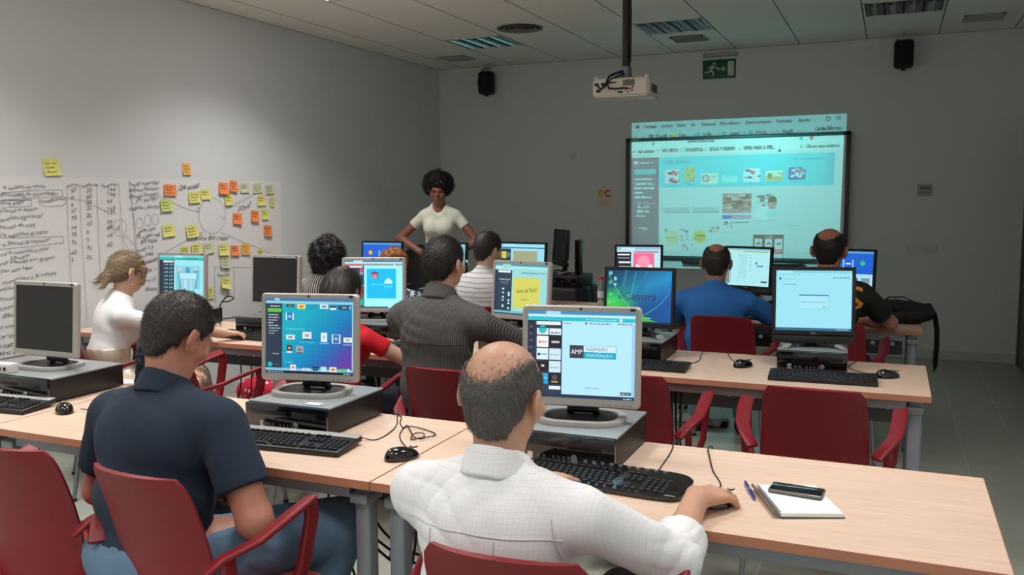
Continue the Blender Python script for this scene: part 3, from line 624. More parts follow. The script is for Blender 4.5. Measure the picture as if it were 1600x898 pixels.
def monitor(x, y, z, yaw, label, fill=None, style='hp', w=.375, h=.315, zc=.205, tilt=4.6):
    t = thing('computer_monitor', label, 'monitor', (x, y, z), R(yaw), 'desk monitors')
    Tm = Matrix.Translation((0, .0, zc)) @ Matrix.Rotation(R(-tilt), 4, 'X')
    hp = style == 'hp'; bz = .0185 if hp else .017; bb_ = .026 if hp else .022; sw, sh = w-2*bz, h-bz-bb_; oz = (bb_-bz)/2
    q = MB()
    # bezel ring as four bars with rounded outer corners
    def rr(w_, h_, r, yv, n=5, oz_=0): 
        P = []
        for cx, cz, a0 in ((w_/2-r,h_/2-r,0),(-w_/2+r,h_/2-r,PI/2),(-w_/2+r,-h_/2+r,PI),(w_/2-r,-h_/2+r,1.5*PI)):
            for i in range(n+1): a = a0+PI/2*i/n; P.append((cx+r*math.cos(a), yv, cz+r*math.sin(a)+oz_))
        return P
    ro = .014 if hp else .006
    L1, L2, L3, L4 = rr(w, h, ro, .0, 5), rr(w-.008, h-.008, ro, -.008, 5), rr(sw+.002, sh+.002, .0015, -.008, 5, oz), rr(sw, sh, .001, -.003, 5, oz)
    L0 = rr(w, h, ro, .016, 5); Lb = rr(w-.05, h-.05, .02, .034 if hp else .04, 5); Lc = rr(w-.12, h-.12, .02, .048, 5); k = len(L1)
    for A, B in ((L3, L4), (L2, L3), (L1, L2), (L0, L1)):
        q.add(A+B, [(i, (i+1) % k, k+(i+1) % k, k+i) for i in range(k)])
    q.build('bezel', m_silver if hp else m_black, t, M=Tm, angle=50)
    q = MB(); 
    for A, B in ((L0, Lb), (Lb, Lc)): q.add(B+A, [(i, (i+1) % k, k+(i+1) % k, k+i) for i in range(k)])
    q.add(Lc, [tuple(range(k))]); q.build('rear_shell', m_black, t, M=Tm, angle=50)
    if fill:
        s = Screen(sw, sh, W_); fill(s); so = s.q.build('screen', MATS['lcd_image'], t, smooth=False, attr=True, M=Tm @ Matrix.Translation((0, -.0032, oz)))
    else:
        MB().box((0, -.003, oz), (sw, .001, sh)).build('screen', m_off, t, smooth=False, M=Tm)
    if hp:
        q = MB(); lg = MB().cyl((0,-.0081,h/2-.009), (0,-.0088,h/2-.009), .0045, n=16); lg.build('maker_badge', m_black, t, M=Tm)
        q.box((w/2-.026, -.0083, h/2-.0095), (.016,.0008,.008), .0003); q.build('badge', m_black, t, M=Tm)
        q = MB()
        for i in range(5): q.box((w/2-.03-.021*i, -.0084, -h/2+.009), (.012,.001,.003), .0003)
        q.build('button', mat('button_grey', (120,118,114), .4), t, M=Tm)
        ba = MB()   # rounded base ring
        pts = [((.128)*math.copysign(abs(math.cos(a))**.55, math.cos(a)), .01+.088*math.copysign(abs(math.sin(a))**.7, math.sin(a)), .009) for a in [2*PI*i/40 for i in range(41)]]
        ba.tube(pts, 1, 8, cap=False, flat=(.014,.009), up=Vector((0,0,1))); ba.build('base', m_silver, t)
        def pl(zv, f): return [(p[0]*f, .01+(p[1]-.01)*f, zv) for p in pts[:-1]]
        q = MB(); A = pl(.002, .96); B = pl(.011, .93); q.add(A+B, [(i, (i+1) % 40, 40+(i+1) % 40, 40+i) for i in range(40)]+[tuple(range(40,80))]); q.build('base_plate', m_black, t)
        q = MB()
        for s_ in (-1, 1): q.tube([(s_*.045, .06, .01), (s_*.035, .045, .03), (s_*.028, .04, .06), (s_*.026, .035, zc-.08)], 1, 10, flat=(.011,.01), up=Vector((0,1,0)))
        q.box((0, .042, zc-.04), (.08,.025,.1), .006).cyl((-.05,.045,.028), (.05,.045,.028), .012); q.build('neck', m_black, t)
    else:
        q = MB(); vs, fs = text_geo('DELL'); kx = .026/text_w('DELL')
        q.add([(-.013+v[0]*kx, -.0086, -h/2+.007+v[1]*.011) for v in vs], fs); q.build('maker_badge', m_logo, t, M=Tm, smooth=False)
        q = MB(); q.box((0, .045, (zc)/2), (.07,.03,zc-.02), .01); q.build('neck', m_black, t)
        q = MB().box((0,.016,-h/2-.018),(w*.98,.04,.034),.004); q.build('speaker_bar', m_black, t, M=Tm) if zc > .2 else None
        q = MB()
        for s_ in (-1, 1): q.tube([(0,.05,.022), (s_*.06,.03,.02), (s_*.11,-.02,.014), (s_*.13,-.065,.006)], [1,1,.9,.7], 10, flat=(.022,.006), up=Vector((0,0,1)))
        q.tube([(0,.05,.022), (0,.1,.006)], 1, 10, flat=(.05,.005), up=Vector((0,0,1))); q.build('base', m_silver, t)
        q = MB().tube([(-.1,-.02,.018),(-.05,.02,.024),(0,.03,.026),(.05,.02,.024),(.1,-.02,.018)],1,10,flat=(.02,.006),up=Vector((0,0,1))); q.build('base_cover', m_black, t)
    return t
def desktop_pc(x, y, yaw, label, w=.338, d=.375, h=.1, top=None, z=.74):
    t = thing('desktop_computer', label, 'computer', (x, y, z), R(yaw), 'flat desktop computers')
    q = MB().box((0,.006,h/2+.003), (w-.004,d-.012,h-.006), .003); q.build('case', m_black, t)
    q = MB().box((0,.008,h-.002), (w,d-.016,.006), .0015); q.build('top_cover', top or m_casetop, t)
    q = MB().box((0,-d/2+.004,h/2+.001), (w,.014,h-.004), .004); q.build('front_panel', m_gloss, t)
    yf = -d/2-.0035
    q = MB(); q.box((-.07,yf,h-.03), (.15,.002,.014), .0006).box((.08,yf,h-.03), (.1,.002,.02), .0006); q.build('drive_door', m_black, t)
    q = MB(); 
    for i in range(4): MB().box((-.02+.016*i,yf,.028), (.006,.002,.014), .0005).build('port', mat('port_metal', (110,112,116), .35, .7), t)
    for xx in (-.05, -.068): MB().cyl((xx,yf+.002,.03), (xx,yf-.001,.03), .006).build('audio_jack', mat('port_metal', (110,112,116), .35, .7), t)
    MB().cyl((.045,yf+.002,.034), (.045,yf-.0015,.034), .0105, n=20).build('power_button', m_logo, t); q = MB(); q.box((-.095,yf,.03), (.018,.0015,.022), .0004); q.build('badge', m_logo, t)
    q = MB(); 
    for i in range(10): q.box((-w/2+.03+.012*i,yf,.012), (.006,.002,.004))
    q.build('air_slot', m_dark, t, smooth=False); return t
def keyboard(x, y, yaw, label, w=.455, d=.155, style='hp', z=.74):
    t = thing('keyboard', label, 'keyboard', (x, y, z), R(yaw), 'desk keyboards')
    body = m_gloss if style == 'media' else m_black
    q = MB(); T = Matrix.Rotation(R(4), 4, 'X') @ Matrix.Translation((0,0,.013))
    if style == 'media':
        pts = [(w/2*math.copysign(abs(math.cos(a))**.28, math.cos(a)), d/2*math.copysign(abs(math.sin(a))**.4, math.sin(a))) for a in [2*PI*i/64 for i in range(64)]]
        def ring(f, zv): return [(px*f, py*f, zv) for px, py in pts]
        vs = ring(.985,-.006)+ring(1,0)+ring(1,.006)+ring(.975,.011); q.add(vs, [(r_*64+i, r_*64+(i+1) % 64, (r_+1)*64+(i+1) % 64, (r_+1)*64+i) for r_ in range(3) for i in range(64)]+[tuple(range(192,256)), tuple(range(63,-1,-1))], T)
    else: q.box((0,0,.001), (w,d,.018), .004, T)
    q.build('body', body, t)
    if style == 'hp': MB().box((0,d/2-.017,.0118), (w-.002,.034,.005), .0015, T).build('top_strip', m_silver, t)
    k = MB(); kk = MB(); kw = .019; y0 = -d/2+.019; ku = .0185
    def key(cx, cy, wx=.0165, wy=.0155):
        a, b_, z0, z1 = wx/2, wy/2, .009, .0165
        vs = [(cx-a,cy-b_,z0),(cx+a,cy-b_,z0),(cx+a,cy+b_,z0),(cx-a,cy+b_,z0),(cx-a*.76,cy-b_*.76,z1),(cx+a*.76,cy-b_*.76,z1),(cx+a*.76,cy+b_*.8,z1),(cx-a*.76,cy+b_*.8,z1)]
        k.add(vs, [(0,1,5,4),(1,2,6,5),(2,3,7,6),(3,0,4,7),(4,5,6,7)], T)
    x0 = -w/2+.02; XM = .285
    for r_ in range(5):
        cy = y0+ku*r_; off = (0,.009,.005,.003,0)[r_]
        if r_ == 0:
            for cx, wx in ((x0,.024),(x0+.03,.02),(x0+.055,.02),(x0+.125,.105),(x0+.195,.02),(x0+.22,.02),(x0+.243,.02),(x0+.268,.024)): key(cx, cy, wx-.002)
        else:
            nk = 13
            for i in range(nk+1): key(x0+off+i*.0192+(.0 if i else 0), cy, .0168 if 0 < i < nk else .0175)
    for i in range(13): key(x0+i*.0205+(i//4)*.004, y0+ku*5+.008, .016, .012)
    for i in range(3):
        for r_ in (0,): key(x0+XM+.012+i*.019, y0)
        for r_ in (3,4): key(x0+XM+.012+i*.019, y0+ku*r_)
        key(x0+XM+.012+i*.019, y0+ku*5+.008, .016, .012)
    key(x0+XM+.031, y0+ku)
    for i in range(4):
        for r_ in range(5):
            if w > .42: key(x0+XM+.075+i*.0185, y0+ku*r_)
    k.build('keys', m_key, t, smooth=False)
    if style == 'media':
        q = MB()
        for i in range(14): q.box((-w/2+.05+.027*i, d/2-.013, .0125), (.012,.005,.003), .001, T)
        q.build('media_button', m_logo, t)
        MB().box((w/2-.03, -d/2+.008, .0115), (.03,.005,.001), .0003, T).build('badge', m_logo, t)
    else:
        q = MB()
        for i in range(3): q.cyl((w/2-.06+.018*i, d/2-.012, .0126), (w/2-.06+.018*i, d/2-.012, .0134), .002, n=8, M=T)
        q.build('indicator', mat('button_grey', (120,118,114), .4), t)
    q = MB()
    for s in (-1, 1): q.box((s*(w/2-.05), d/2-.02, .006), (.03,.02,.012), .002)
    q.build('foot', m_black, t)
    return t
def mouse(x, y, yaw, label, z=.74, s=1.0):
    t = thing('computer_mouse', label, 'mouse', (x, y, z), R(yaw), 'desk mice')
    def P(u, v):
        a = 2*PI*u; zz = math.sin(v*PI/2); rr_ = math.cos(v*PI/2)**.75
        yy = .057*math.sin(a)*rr_; xx = .032*math.cos(a)*rr_*(1-.12*math.sin(a)); return (xx*s, yy*s, .004+.034*s*zz*(1-.25*(yy/.057)))
    MB().grid(P, 28, 10).lathe([(.02,0),(.029*s,.0005),(.031*s,.005)], 28, None, 1, 1.75).build('shell', m_gloss, t)
    MB().box((0, .032*s, .0315*s), (.0012,.042,.004)).build('button_gap', m_dark, t); MB().cyl((-.0035,.03*s,.031*s), (.0035,.03*s,.031*s), .007, n=14).build('scroll_wheel', mat('button_grey', (120,118,114), .4), t)
    return t
def cable(name, label, pts, r=.0022, cat='cable', m=None, group=None, n=10):
    P = [Vector(p) for p in pts]; out = []
    P = [P[0]*2-P[1]]+P+[P[-1]*2-P[-2]]
    for i in range(1, len(P)-2):
        for k in range(n):
            t = k/n; a, b_, c, d = P[i-1], P[i], P[i+1], P[i+2]
            out.append(.5*((2*b_)+(c-a)*t+(2*a-5*b_+4*c-d)*t*t+(3*b_-a-3*c+d)*t**3))
    out.append(P[-2]); o = MB().tube(out, r, 8).build(name, m or m_cable)
    return tag(o, label, cat, group)
DZ = .74
def dsk(px, py, z=.0025): x, y = on_desk(px, py, DZ+z); return (x, y, DZ+z)
# ---- front row
desktop_pc(-.882, 2.555, 0, 'flat desktop computer under the monitor with the AMP logo', d=.36)
monitor(-.878, 2.55, .84, 9, 'silver monitor showing a page with the AMP logo, front desk', scr_amp)
keyboard(-.72, 2.295, -4, 'glossy black multimedia keyboard in front of the white-shirted man', w=.49, d=.175, style='media')
desktop_pc(-1.878, 2.545, 0, 'flat desktop computer under the monitor with the purple-blue screen', d=.36)
monitor(-1.905, 2.55, .84, 11, 'silver monitor showing a turquoise-to-purple dashboard, front desk', scr_dash)
MB().box((-1.79, 2.41, .8435), (.06,.03,.0004)).build('paper_label', m_cream, smooth=False); bpy.data.objects['paper_label']['label'] = 'small white sticker on the front edge of the computer below the purple-blue screen'; bpy.data.objects['paper_label']['category'] = 'sticker'
keyboard(-1.785, 2.262, 5, 'silver-topped black keyboard before the purple-blue monitor', w=.455, d=.16)
mouse(-1.362, 2.268, -38, 'black mouse between the two front monitors, beside a tangled cord')
desktop_pc(-3.19, 2.545, 0, 'flat desktop computer at the left edge under the dark silver monitor', d=.37)
monitor(-3.252, 2.55, .84, 0, 'switched-off silver monitor at the far left of the front row')
keyboard(-3.20, 2.262, 6, 'silver-topped black keyboard cut by the left edge', w=.455, d=.16)
mouse(-2.862, 2.30, 60, 'black mouse by the left arm of the man in the navy polo')
mouse(-.385, 2.235, -32, 'black mouse under the right hand of the man in the white shirt')
cable('mouse_cable', 'thin mouse cord looped in a tangle on the desk beside the front mouse', [dsk(643,706),dsk(628,690,.004),dsk(625,678),dsk(634,667),dsk(650,667,.005),dsk(678,676),dsk(676,681,.006),dsk(655,684),dsk(642,686,.006),dsk(648,677,.009),dsk(662,677,.007),dsk(660,685,.008),dsk(648,683,.01),dsk(640,670,.008),dsk(636,664,.006),dsk(630,668),dsk(625,660),dsk(627,651),(-1.68,2.735,.744),(-1.67,2.76,.70),(-1.66,2.78,.5),(-1.68,2.8,.28)], .0019, group=None)
cable('keyboard_cable', 'thin keyboard cord curving off the desk behind the silver-topped keyboard', [dsk(563,683,.01),dsk(585,687),dsk(604,679),dsk(619,665),dsk(621,650),(-1.655,2.74,.742),(-1.65,2.765,.68),(-1.66,2.8,.4)], .0019)
cable('mouse_cable', 'mouse cord running from the white-shirted man’s hand over the far desk edge', [(-.415,2.285,.752),dsk(1126,757),dsk(1114,735),dsk(1108,710,.008),dsk(1106,701,.006),(-.50,2.738,.742),(-.50,2.76,.66),(-.5,2.8,.45)], .0021)
cable('keyboard_cable', 'keyboard cord running from the multimedia keyboard to the far desk edge', [(-.585,2.372,.757),dsk(1029,735),dsk(1044,713),dsk(1051,699),(-.63,2.738,.742),(-.64,2.76,.66),(-.64,2.8,.4)], .0021)
cable('mouse_cable', 'short cord lying behind the mouse left of the navy polo man', [(-2.81,2.33,.75),(-2.74,2.37,.743),(-2.71,2.45,.743),(-2.78,2.6,.743),(-2.80,2.73,.743),(-2.8,2.765,.70),(-2.8,2.79,.4)], .0019)
# white power strip at the left edge, on the case
t = thing('power_strip', 'white box with dark sockets cut by the left edge, on the front-left computer', 'power strip', (-3.33, 2.40, .84), R(6))
MB().box((0,0,.02),(.12,.05,.04),.006).build('case', mat('white_enamel', (215,216,212), .45), t); q = MB()
for i in range(4): q.box((-.04+.026*i,-.0255,.02),(.014,.002,.014),.0005)
q.build('socket', m_dark, t, smooth=False)
# ---- second row
def station(x, y, yaw, lm, lp, fill, style='hp', w=.375, kx=None, lk=None, mx=None, lmo=None, pcw=.338, py=None, kst='plain', zc=.205, h=.315, kyaw=0, ky=3.95):
    px_, py_ = x+.0, (y+.0 if py is None else py)
    desktop_pc(px_, py_, yaw*.25, lp, w=pcw, d=.34 if style == 'hp' else .36)
    monitor(x, y, .84, yaw, lm, fill, style, w=w, zc=zc, h=h)
    if kx is not None: keyboard(kx, ky, kyaw, lk, w=.445, d=.15, style=kst)
    if mx is not None: mouse(mx[0], mx[1], mx[2], lmo, s=.95)
station(-4.152, 4.25, 5, 'silver monitor with a pale poster page, behind the navy polo man’s head', 'black computer edge under the pale poster monitor by the left wall', scr_poster)
station(-3.413, 4.25, -2, 'switched-off silver monitor in front of the sticky-note paper', 'black computer under the switched-off second-row monitor', None, kx=-3.46, lk='black keyboard lying before the switched-off second-row monitor', kyaw=-4, ky=3.98)
station(-2.716, 4.25, 17, 'silver monitor showing a cap and cloud on a blue square', 'computer under the cap-and-cloud monitor', scr_cloud, kx=-2.60, lk='black keyboard under the arm of the girl in red', kyaw=6)
station(-1.80, 4.25, -12, 'silver monitor showing a yellow square with a handwritten title', 'computer under the yellow-square monitor', scr_yellow)
station(-1.142, 4.20, 1, 'black monitor showing a green and blue wallpaper with the word Cámara', 'black computer with a white badge under the green and blue wallpaper monitor', scr_camara, 'dell', .36, kx=-1.06, lk='black keyboard below the green and blue wallpaper monitor', mx=(-.618,4.13,-40), lmo='black mouse alone in the middle of the second-row desk', zc=.20, h=.3, pcw=.30, py=4.24)
station(-.319, 4.20, 11, 'black monitor showing a pale blue page with a small dialog box', 'glossy black computer with a round silver button, second-row desk end', scr_dialog, 'dell', .365, kx=-.255, lk='black keyboard near the free end of the second-row desk', mx=(.005,4.11,-65), lmo='black mouse at the free end of the second-row desk', zc=.215, h=.315, pcw=.30, py=4.26, kyaw=3)
cable('mouse_cable', 'cord behind the mouse in the middle of the second-row desk', [(-.645,4.17,.75),(-.68,4.25,.743),(-.72,4.36,.743),(-.745,4.46,.748),(-.75,4.49,.74),(-.75,4.51,.5)], .002)
cable('keyboard_cable', 'keyboard cord curving to the far edge of the second-row desk', [(-.94,4.03,.75),(-.87,4.09,.743),(-.84,4.2,.743),(-.86,4.36,.743),(-.865,4.47,.745),(-.865,4.5,.68),(-.86,4.52,.4)], .002)
cable('mouse_cable', 'mouse cord leading to the round-button computer at the desk end', [(-.035,4.135,.75),(-.09,4.17,.743),(-.15,4.24,.743),(-.16,4.32,.743),(-.13,4.46,.744),(-.13,4.49,.72),(-.13,4.52,.4)], .0018)
# ---- back row
station(-3.77, 6.03, 3, 'black monitor with a blue banner beside the curly-haired woman', 'computer under the blue-banner monitor on the left', scr_bar, 'dell', .38, zc=.205, h=.3)
station(-3.17, 6.03, -8, 'black monitor half hidden behind the pinstripe man’s head', 'computer under the half-hidden monitor', scr_apps, 'dell', .36, zc=.205, h=.3)
station(-2.565, 6.03, -6, 'wide black monitor with an olive picture beside the striped-shirt man', 'computer under the wide monitor with the olive picture', scr_olive, 'dell', .46, zc=.215, h=.3)
station(-1.655, 6.07, 8, 'black monitor showing a pink poster, left of the whiteboard foot', 'computer under the pink poster monitor', scr_pink, 'dell', .345, zc=.21, h=.29)
station(-.894, 6.07, -16, 'black monitor with a pale file list beside the blue T-shirt man’s head', 'computer under the file-list monitor', scr_list, 'dell', .35, zc=.21, h=.29)
station(-.26, 6.07, -14, 'black monitor with a blue banner behind the man in the black T-shirt', 'computer under the blue-banner monitor at the right', scr_bar, 'dell', .36, zc=.205, h=.29)
keyboard(-.98, 5.80, 0, 'black keyboard in front of the man in the blue T-shirt', w=.44, d=.15, style='plain')

t = thing('notebook', 'open white notebook on the back-row desk left of the blue T-shirt', 'notebook', (-1.30, 5.86, .74), R(3))
MB().box((-.075,0,.0035), (.148,.2,.005), .0015).box((.075,0,.0035), (.148,.2,.005), .0015).build('pages', mat('page_white', (232,236,236), .7), t); MB().box((0,0,.0008), (.306,.206,.0014), .0004).build('cover', mat('notebook_cover', (86,92,90), .5), t)
# ================================================================== WALL PAPER WITH NOTES
m_paper = mat('flipchart_paper', (222,222,222), .75, var=.03, vscale=3); m_ink = mat('marker_ink', (104,104,110), .6)
py0, pz1 = on_left(-60, 284); py1 = on_left(437, 281)[0]
ylo, yhi, zhi, zlo = 3.2, 6.075, 1.685, .60
def wavy(u, v):
    y = ylo+(yhi-ylo)*u; z = zlo+(zhi-zlo)*v + (.02*math.sin(u*3+.5) if v < .01 else 0)
    return (LEFT_X+.0062+.0018*math.sin(u*22+v*4)*math.sin(v*9+u*5)+.0015*math.sin(u*57), y, z)
paper = tag(MB().grid(wavy, 90, 30, .0006).build('flipchart_paper', m_paper), 'long sheet of white paper with handwriting and sticky notes on the left wall', 'paper')
ink = MB()
def onp(X, Y, o=.0105): y, z = on_left(X, Y); return Vector((LEFT_X+o, y, z))
def ipl(pts, wd=.0022):      # marker stroke through points given where they lie on the wall
    P = [onp(*p) for p in pts]
    for a, b_ in zip(P[:-1], P[1:]):
        d = (b_-a); 
        if d.length < 1e-5: continue
        n_ = Vector((0, -d.z, d.y)).normalized()*wd/2; d = d.normalized()*wd*.3
        ink.quad([a-d-n_, b_+d-n_, b_+d+n_, a-d+n_])
rr_ = random.Random(3)
def hand(x, y, x2, y2, s, hpx=6, shear=.25):     # handwriting between two measured points
    a, b_ = onp(x, y), onp(x2, y2); vs, fs = text_geo(s, shear); L_ = (b_-a).length; k = L_/max(.01, text_w(s, shear)); e = (b_-a).normalized()
    hs = (onp(x, y-hpx)-a).length/.7; up = Vector((0, -e.z, e.y)); ph = rr_.uniform(0, 6)
    ink.add([a+e*(p[0]*k+.0012*math.sin(p[0]*3+ph))+up*(p[1]*hs*(1+.15*math.sin(p[0]*2.1+ph))+.0045*math.sin(p[0]*1.7+ph)) for p in vs], fs)
c2 = lambda X, Y: (X*.2004, 270+Y*.2004)      # reading aids for the two close views of the paper
c8 = lambda X, Y: (200+X*.2561, 250+Y*.2561)
def H2(X, Y, X2, Y2, s, h=6, sh=.25): hand(*c2(X, Y), *c2(X2, Y2), s, h, sh)
def H8(X, Y, X2, Y2, s, h=6, sh=.25): hand(*c8(X, Y), *c8(X2, Y2), s, h, sh)
for a in [(15,130,345,112,'el contexto sin rostros'),(-90,188,440,168,'la optimización de necesidades'),(300,232,500,212,'satisfacción'),(-90,256,175,240,'por corta etapa'),(-60,315,285,290,'ve el tiempo en decisión'),(-60,380,330,340,'congenialidad lógica/social"'),(-60,440,265,412,'el tiempo de ocio'),
          (-60,508,370,470,'por la seguridad de lograr'),(-60,578,385,530,'dar la libertad de expresión'),(-60,650,375,600,'centrar la comunidad al mejor'),(75,680,225,655,'la generación'),(-60,722,420,668,'poner papeles por grupos'),(-60,790,250,745,'un por este lugar'),(10,865,430,785,'comunidad a la cultura'),
          (-60,930,300,880,'servicios comunes'),(-60,1000,420,935,'comunidad de la zona'),(-60,1070,380,1010,'comodidad'),(-60,1140,400,1085,'a fácil acceso'),(-60,1215,330,1160,'problemas'),(-60,1290,360,1240,'trabajo'),(-60,1360,300,1310,'lugares'),(-60,1430,330,1380,'lecturas')]: H2(*a)
for X, s in ((512,'Importan'),(622,'Satisfacción'),(780,'Oportunidad')): H2(X, 112, X+(92 if X < 600 else 135), 98, s, 5)
for X, col in ((545,'67 0 6 37 75 79 73 75 62 5'), (665,'25 62 24 25 25 10 0 5 75 25'), (825,'144 178 63 115 125 75 88 10 62')):
    ys = (155,205,262,305,365,440,495,555,630,690) if X < 600 else ((150,195,245,290,350,412,475,525,600,665) if X < 700 else (140,180,228,285,322,392,440,500,575))
    for yy, s in zip(ys, col.split()): H2(X, yy, X+22*len(s), yy-2, s, 6, .1)
for P in ([(512,95),(520,400),(545,830),(560,1100)],[(612,95),(625,400),(650,830),(670,1150)],[(745,90),(757,400),(775,830)],[(920,90),(938,400),(952,600)],[(1000,95),(1045,420),(1075,800)],[(0,155),(300,132),(475,130),(480,185),(300,190),(0,212)],[(0,272),(235,258),(240,212),(65,215),(65,262)],[(480,180),(510,192),(640,215),(820,300)],[(800,288),(822,302),(805,305)],
          [(-40,505),(480,495),(490,545),(-40,600)],[(290,195),(300,240),(340,262),(480,258),(508,230),(505,195)],[(965,480),(1040,560)],[(955,500),(1000,620)],[(-40,215),(170,212),(235,200)],[(100,160),(195,185),(165,188)]): ipl([c2(*p) for p in P])
def circ_(c, X, Y, rx, ry, n=28, w=.0022): ipl([c(X+rx*math.cos(2*PI*i/n), Y+ry*math.sin(2*PI*i/n)) for i in range(n+1)], w)
circ_(c2, 928, 425, 50, 66); H2(885, 445, 930, 440, '15', 7)
for a in [(0,160,185,142,'Preguntar intencionalidad'),(0,195,185,178,'Preguntar fenómeno'),(0,235,180,212,'Preguntar informática'),(40,258,180,238,'¿Por qué logo?'),(0,305,190,290,'Preguntar a beneficio'),(55,445,165,425,'¡pueden obser!'),(45,480,190,460,'Mi propio café'),(70,510,170,498,'80% PEDA'),(45,560,150,540,'tanto 1,9'),(42,600,150,580,'Solo 5+62'),(80,645,190,600,'¿cuánto?'),(80,700,165,670,'clase 1'),(85,755,165,730,'de mi 1,5'),(100,805,190,780,'finalizar')]: H8(*a)
H8(296, 185, 432, 168, '¿Qué piensa?', 8); H8(665, 308, 748, 285, '¿Oye?', 8); H8(412, 482, 612, 485, '¿Qué dice y hace?', 7); H8(538, 712, 612, 705, 'Esfuerzo(s)', 6)
circ_(c8, 508, 338, 82, 108, 40); circ_(c8, 63, 385, 20, 32); circ_(c8, 113, 368, 20, 34); circ_(c8, 160, 362, 20, 32)
for P in ([(420,315),(330,290),(180,215)],[(590,300),(690,250),(790,195)],[(455,435),(350,490),(200,575),(80,645)],[(560,440),(700,500),(860,565)],[(418,290),(430,290),(430,318),(418,318),(418,290)],[(555,340),(572,355),(588,352)],[(520,650),(700,655),(920,640)],[(522,650),(525,870)],[(640,660),(645,850)],[(12,180),(30,400),(42,620)]): ipl([c8(*p) for p in P], .0024)
ink.build('handwriting', m_ink, paper, smooth=False)
# ---- sticky notes: each one its own thing
NC = {'o': ('sticky_orange', (242,138,80)), 'a': ('sticky_amber', (238,178,92)), 'y': ('sticky_yellow', (222,218,124)), 'p': ('sticky_pale', (206,210,174)), 'l': ('sticky_lime', (200,212,122)), 'd': ('sticky_dark_yellow', (186,168,50))}
m_pen = mat('pen_ink', (60,56,40), .6)
def sticky(X, Y, c, label, w=.1, h=.082, tilt=0, curl=.5, write=True, frame=c8, off=0):
    px, py = frame(X, Y); y, z = on_left(px, py); ox = LEFT_X+(.0108 if -3 < y < 6.1 and z < 1.69 else .0012)+off
    def fn(u, v): return (.0008+.022*curl*(1-v)**2.5+.004*curl*(1-v)*(2*u-1), (u-.5)*w, (v-.5)*h)
    t = MB().grid(fn, 8, 10, .0004).build('sticky_note', mat(NC[c][0], NC[c][1], .7), angle=80)
    t.location = (ox, y, z); t.rotation_euler = (R(tilt), 0, 0); tag(t, label, 'sticky note', 'sticky notes on the left wall')
    if write:
        q = MB(); rr = random.Random(int(X*7+Y)); words = ['Dudas', 'Redes', 'Miedo a', 'Ayuda', 'Ser útil', 'Marca', 'Tiempo', 'Cliente', 'Equipo', 'Ideas']
        for k in range(rr.choice((2,3))):
            s = rr.choice(words); vs, fs = text_geo(s, .2); kw = w*rr.uniform(.5,.75)/text_w(s, .2); v0 = .68-.25*k
            q.add([(fn(.5,(v0+p[1]*.014/h) )[0]+.001, -w*.38+p[0]*kw, (v0-.5)*h+p[1]*.017) for p in vs], fs)
        q.build('handwriting', m_pen, t, smooth=False)
    return t
fr = lambda X, Y: (X, Y)
sticky(80, 261, 'y', 'yellow sticky note alone on the wall above the left part of the paper', .115, .105, 4, .8, frame=fr)
sticky(291, 264, 'a', 'amber sticky note alone on the wall above the middle of the paper', .08, .085, 2, .6, frame=fr)
for a in [(250,183,'o','big orange sticky note at the top, left of the heading ¿Qué piensa?',.115,.08,-2,.5),(228,275,'l','yellow-green sticky note under the big orange one at the left',.11,.085,3,.6),(398,226,'y','yellow sticky note left of the drawn circle, lower of the touching pair',.115,.085,4,.5),
          (465,210,'y','yellow sticky note with dark heading just above-left of the drawn circle',.1,.075,2,.4,),(576,173,'o','orange sticky note at the top edge, left of two touching oranges',.1,.09,-4,.7),(637,160,'o','orange sticky note at the top edge, right of two touching oranges',.085,.085,-6,.7),
          (705,170,'p','pale green note at the top edge right beside the orange pair',.105,.075,2,.3),(783,170,'p','middle one of the three pale green notes at the top edge',.105,.078,4,.3),(857,178,'p','pale green note nearest the top right corner of the paper',.1,.075,6,.3),
          (608,245,'y','yellow note with a dark top under the orange pair',.085,.08,2,.4),(805,246,'y','yellow sticky note at the upper right beside a small blank lime note',.1,.085,4,.5),(873,258,'l','small blank lime note at the right edge of the paper',.055,.08,0,.1,False),
          (828,331,'y','yellow note touching an orange one at the right of the paper',.08,.085,4,.5),(767,342,'o','orange note with a dark corner beside a yellow note at the right',.09,.09,-6,.8),(660,358,'o','orange sticky note right of the drawn circle',.1,.085,-4,.7),
          (845,430,'o','lowest orange sticky note at the right edge of the paper',.095,.09,-5,.8),(240,430,'y','yellow sticky note at the left end of the middle row, under the three small circles',.115,.085,5,.5),(383,434,'y','yellow sticky note lower left of the drawn circle',.115,.09,6,.6),
          (340,552,'y','yellow note partly behind the top of the poster-page monitor, left one',.09,.06,0,.3),(412,540,'y','yellow note above the poster-page monitor, beside the pale note',.1,.075,2,.4),(487,535,'p','pale note between yellow ones above the poster-page monitor',.11,.08,4,.3),
          (577,546,'y','yellow note under the letters of the lower heading',.105,.09,-2,.6),(645,551,'o','orange note in the lower row, squeezed between yellow and amber',.09,.08,-3,.6),(710,543,'a','amber note at the right end of the lower row',.105,.085,-2,.5),
          (588,622,'p','pale note hanging below the yellow one in the lower row',.1,.09,-6,.5),(800,566,'y','yellow note just above the switched-off second-row monitor',.07,.05,0,.3),(588,750,'y','crumpled yellow note under the word Esfuerzo',.1,.085,-12,1.3),(497,808,'y','yellow note beside the right edge of the poster-page monitor',.05,.09,2,.3)]: sticky(*a)
sticky(605, 212, 'd', 'small dark yellow note tucked above a yellow note under the orange pair', .07, .03, 2, .1, False, off=-.002)
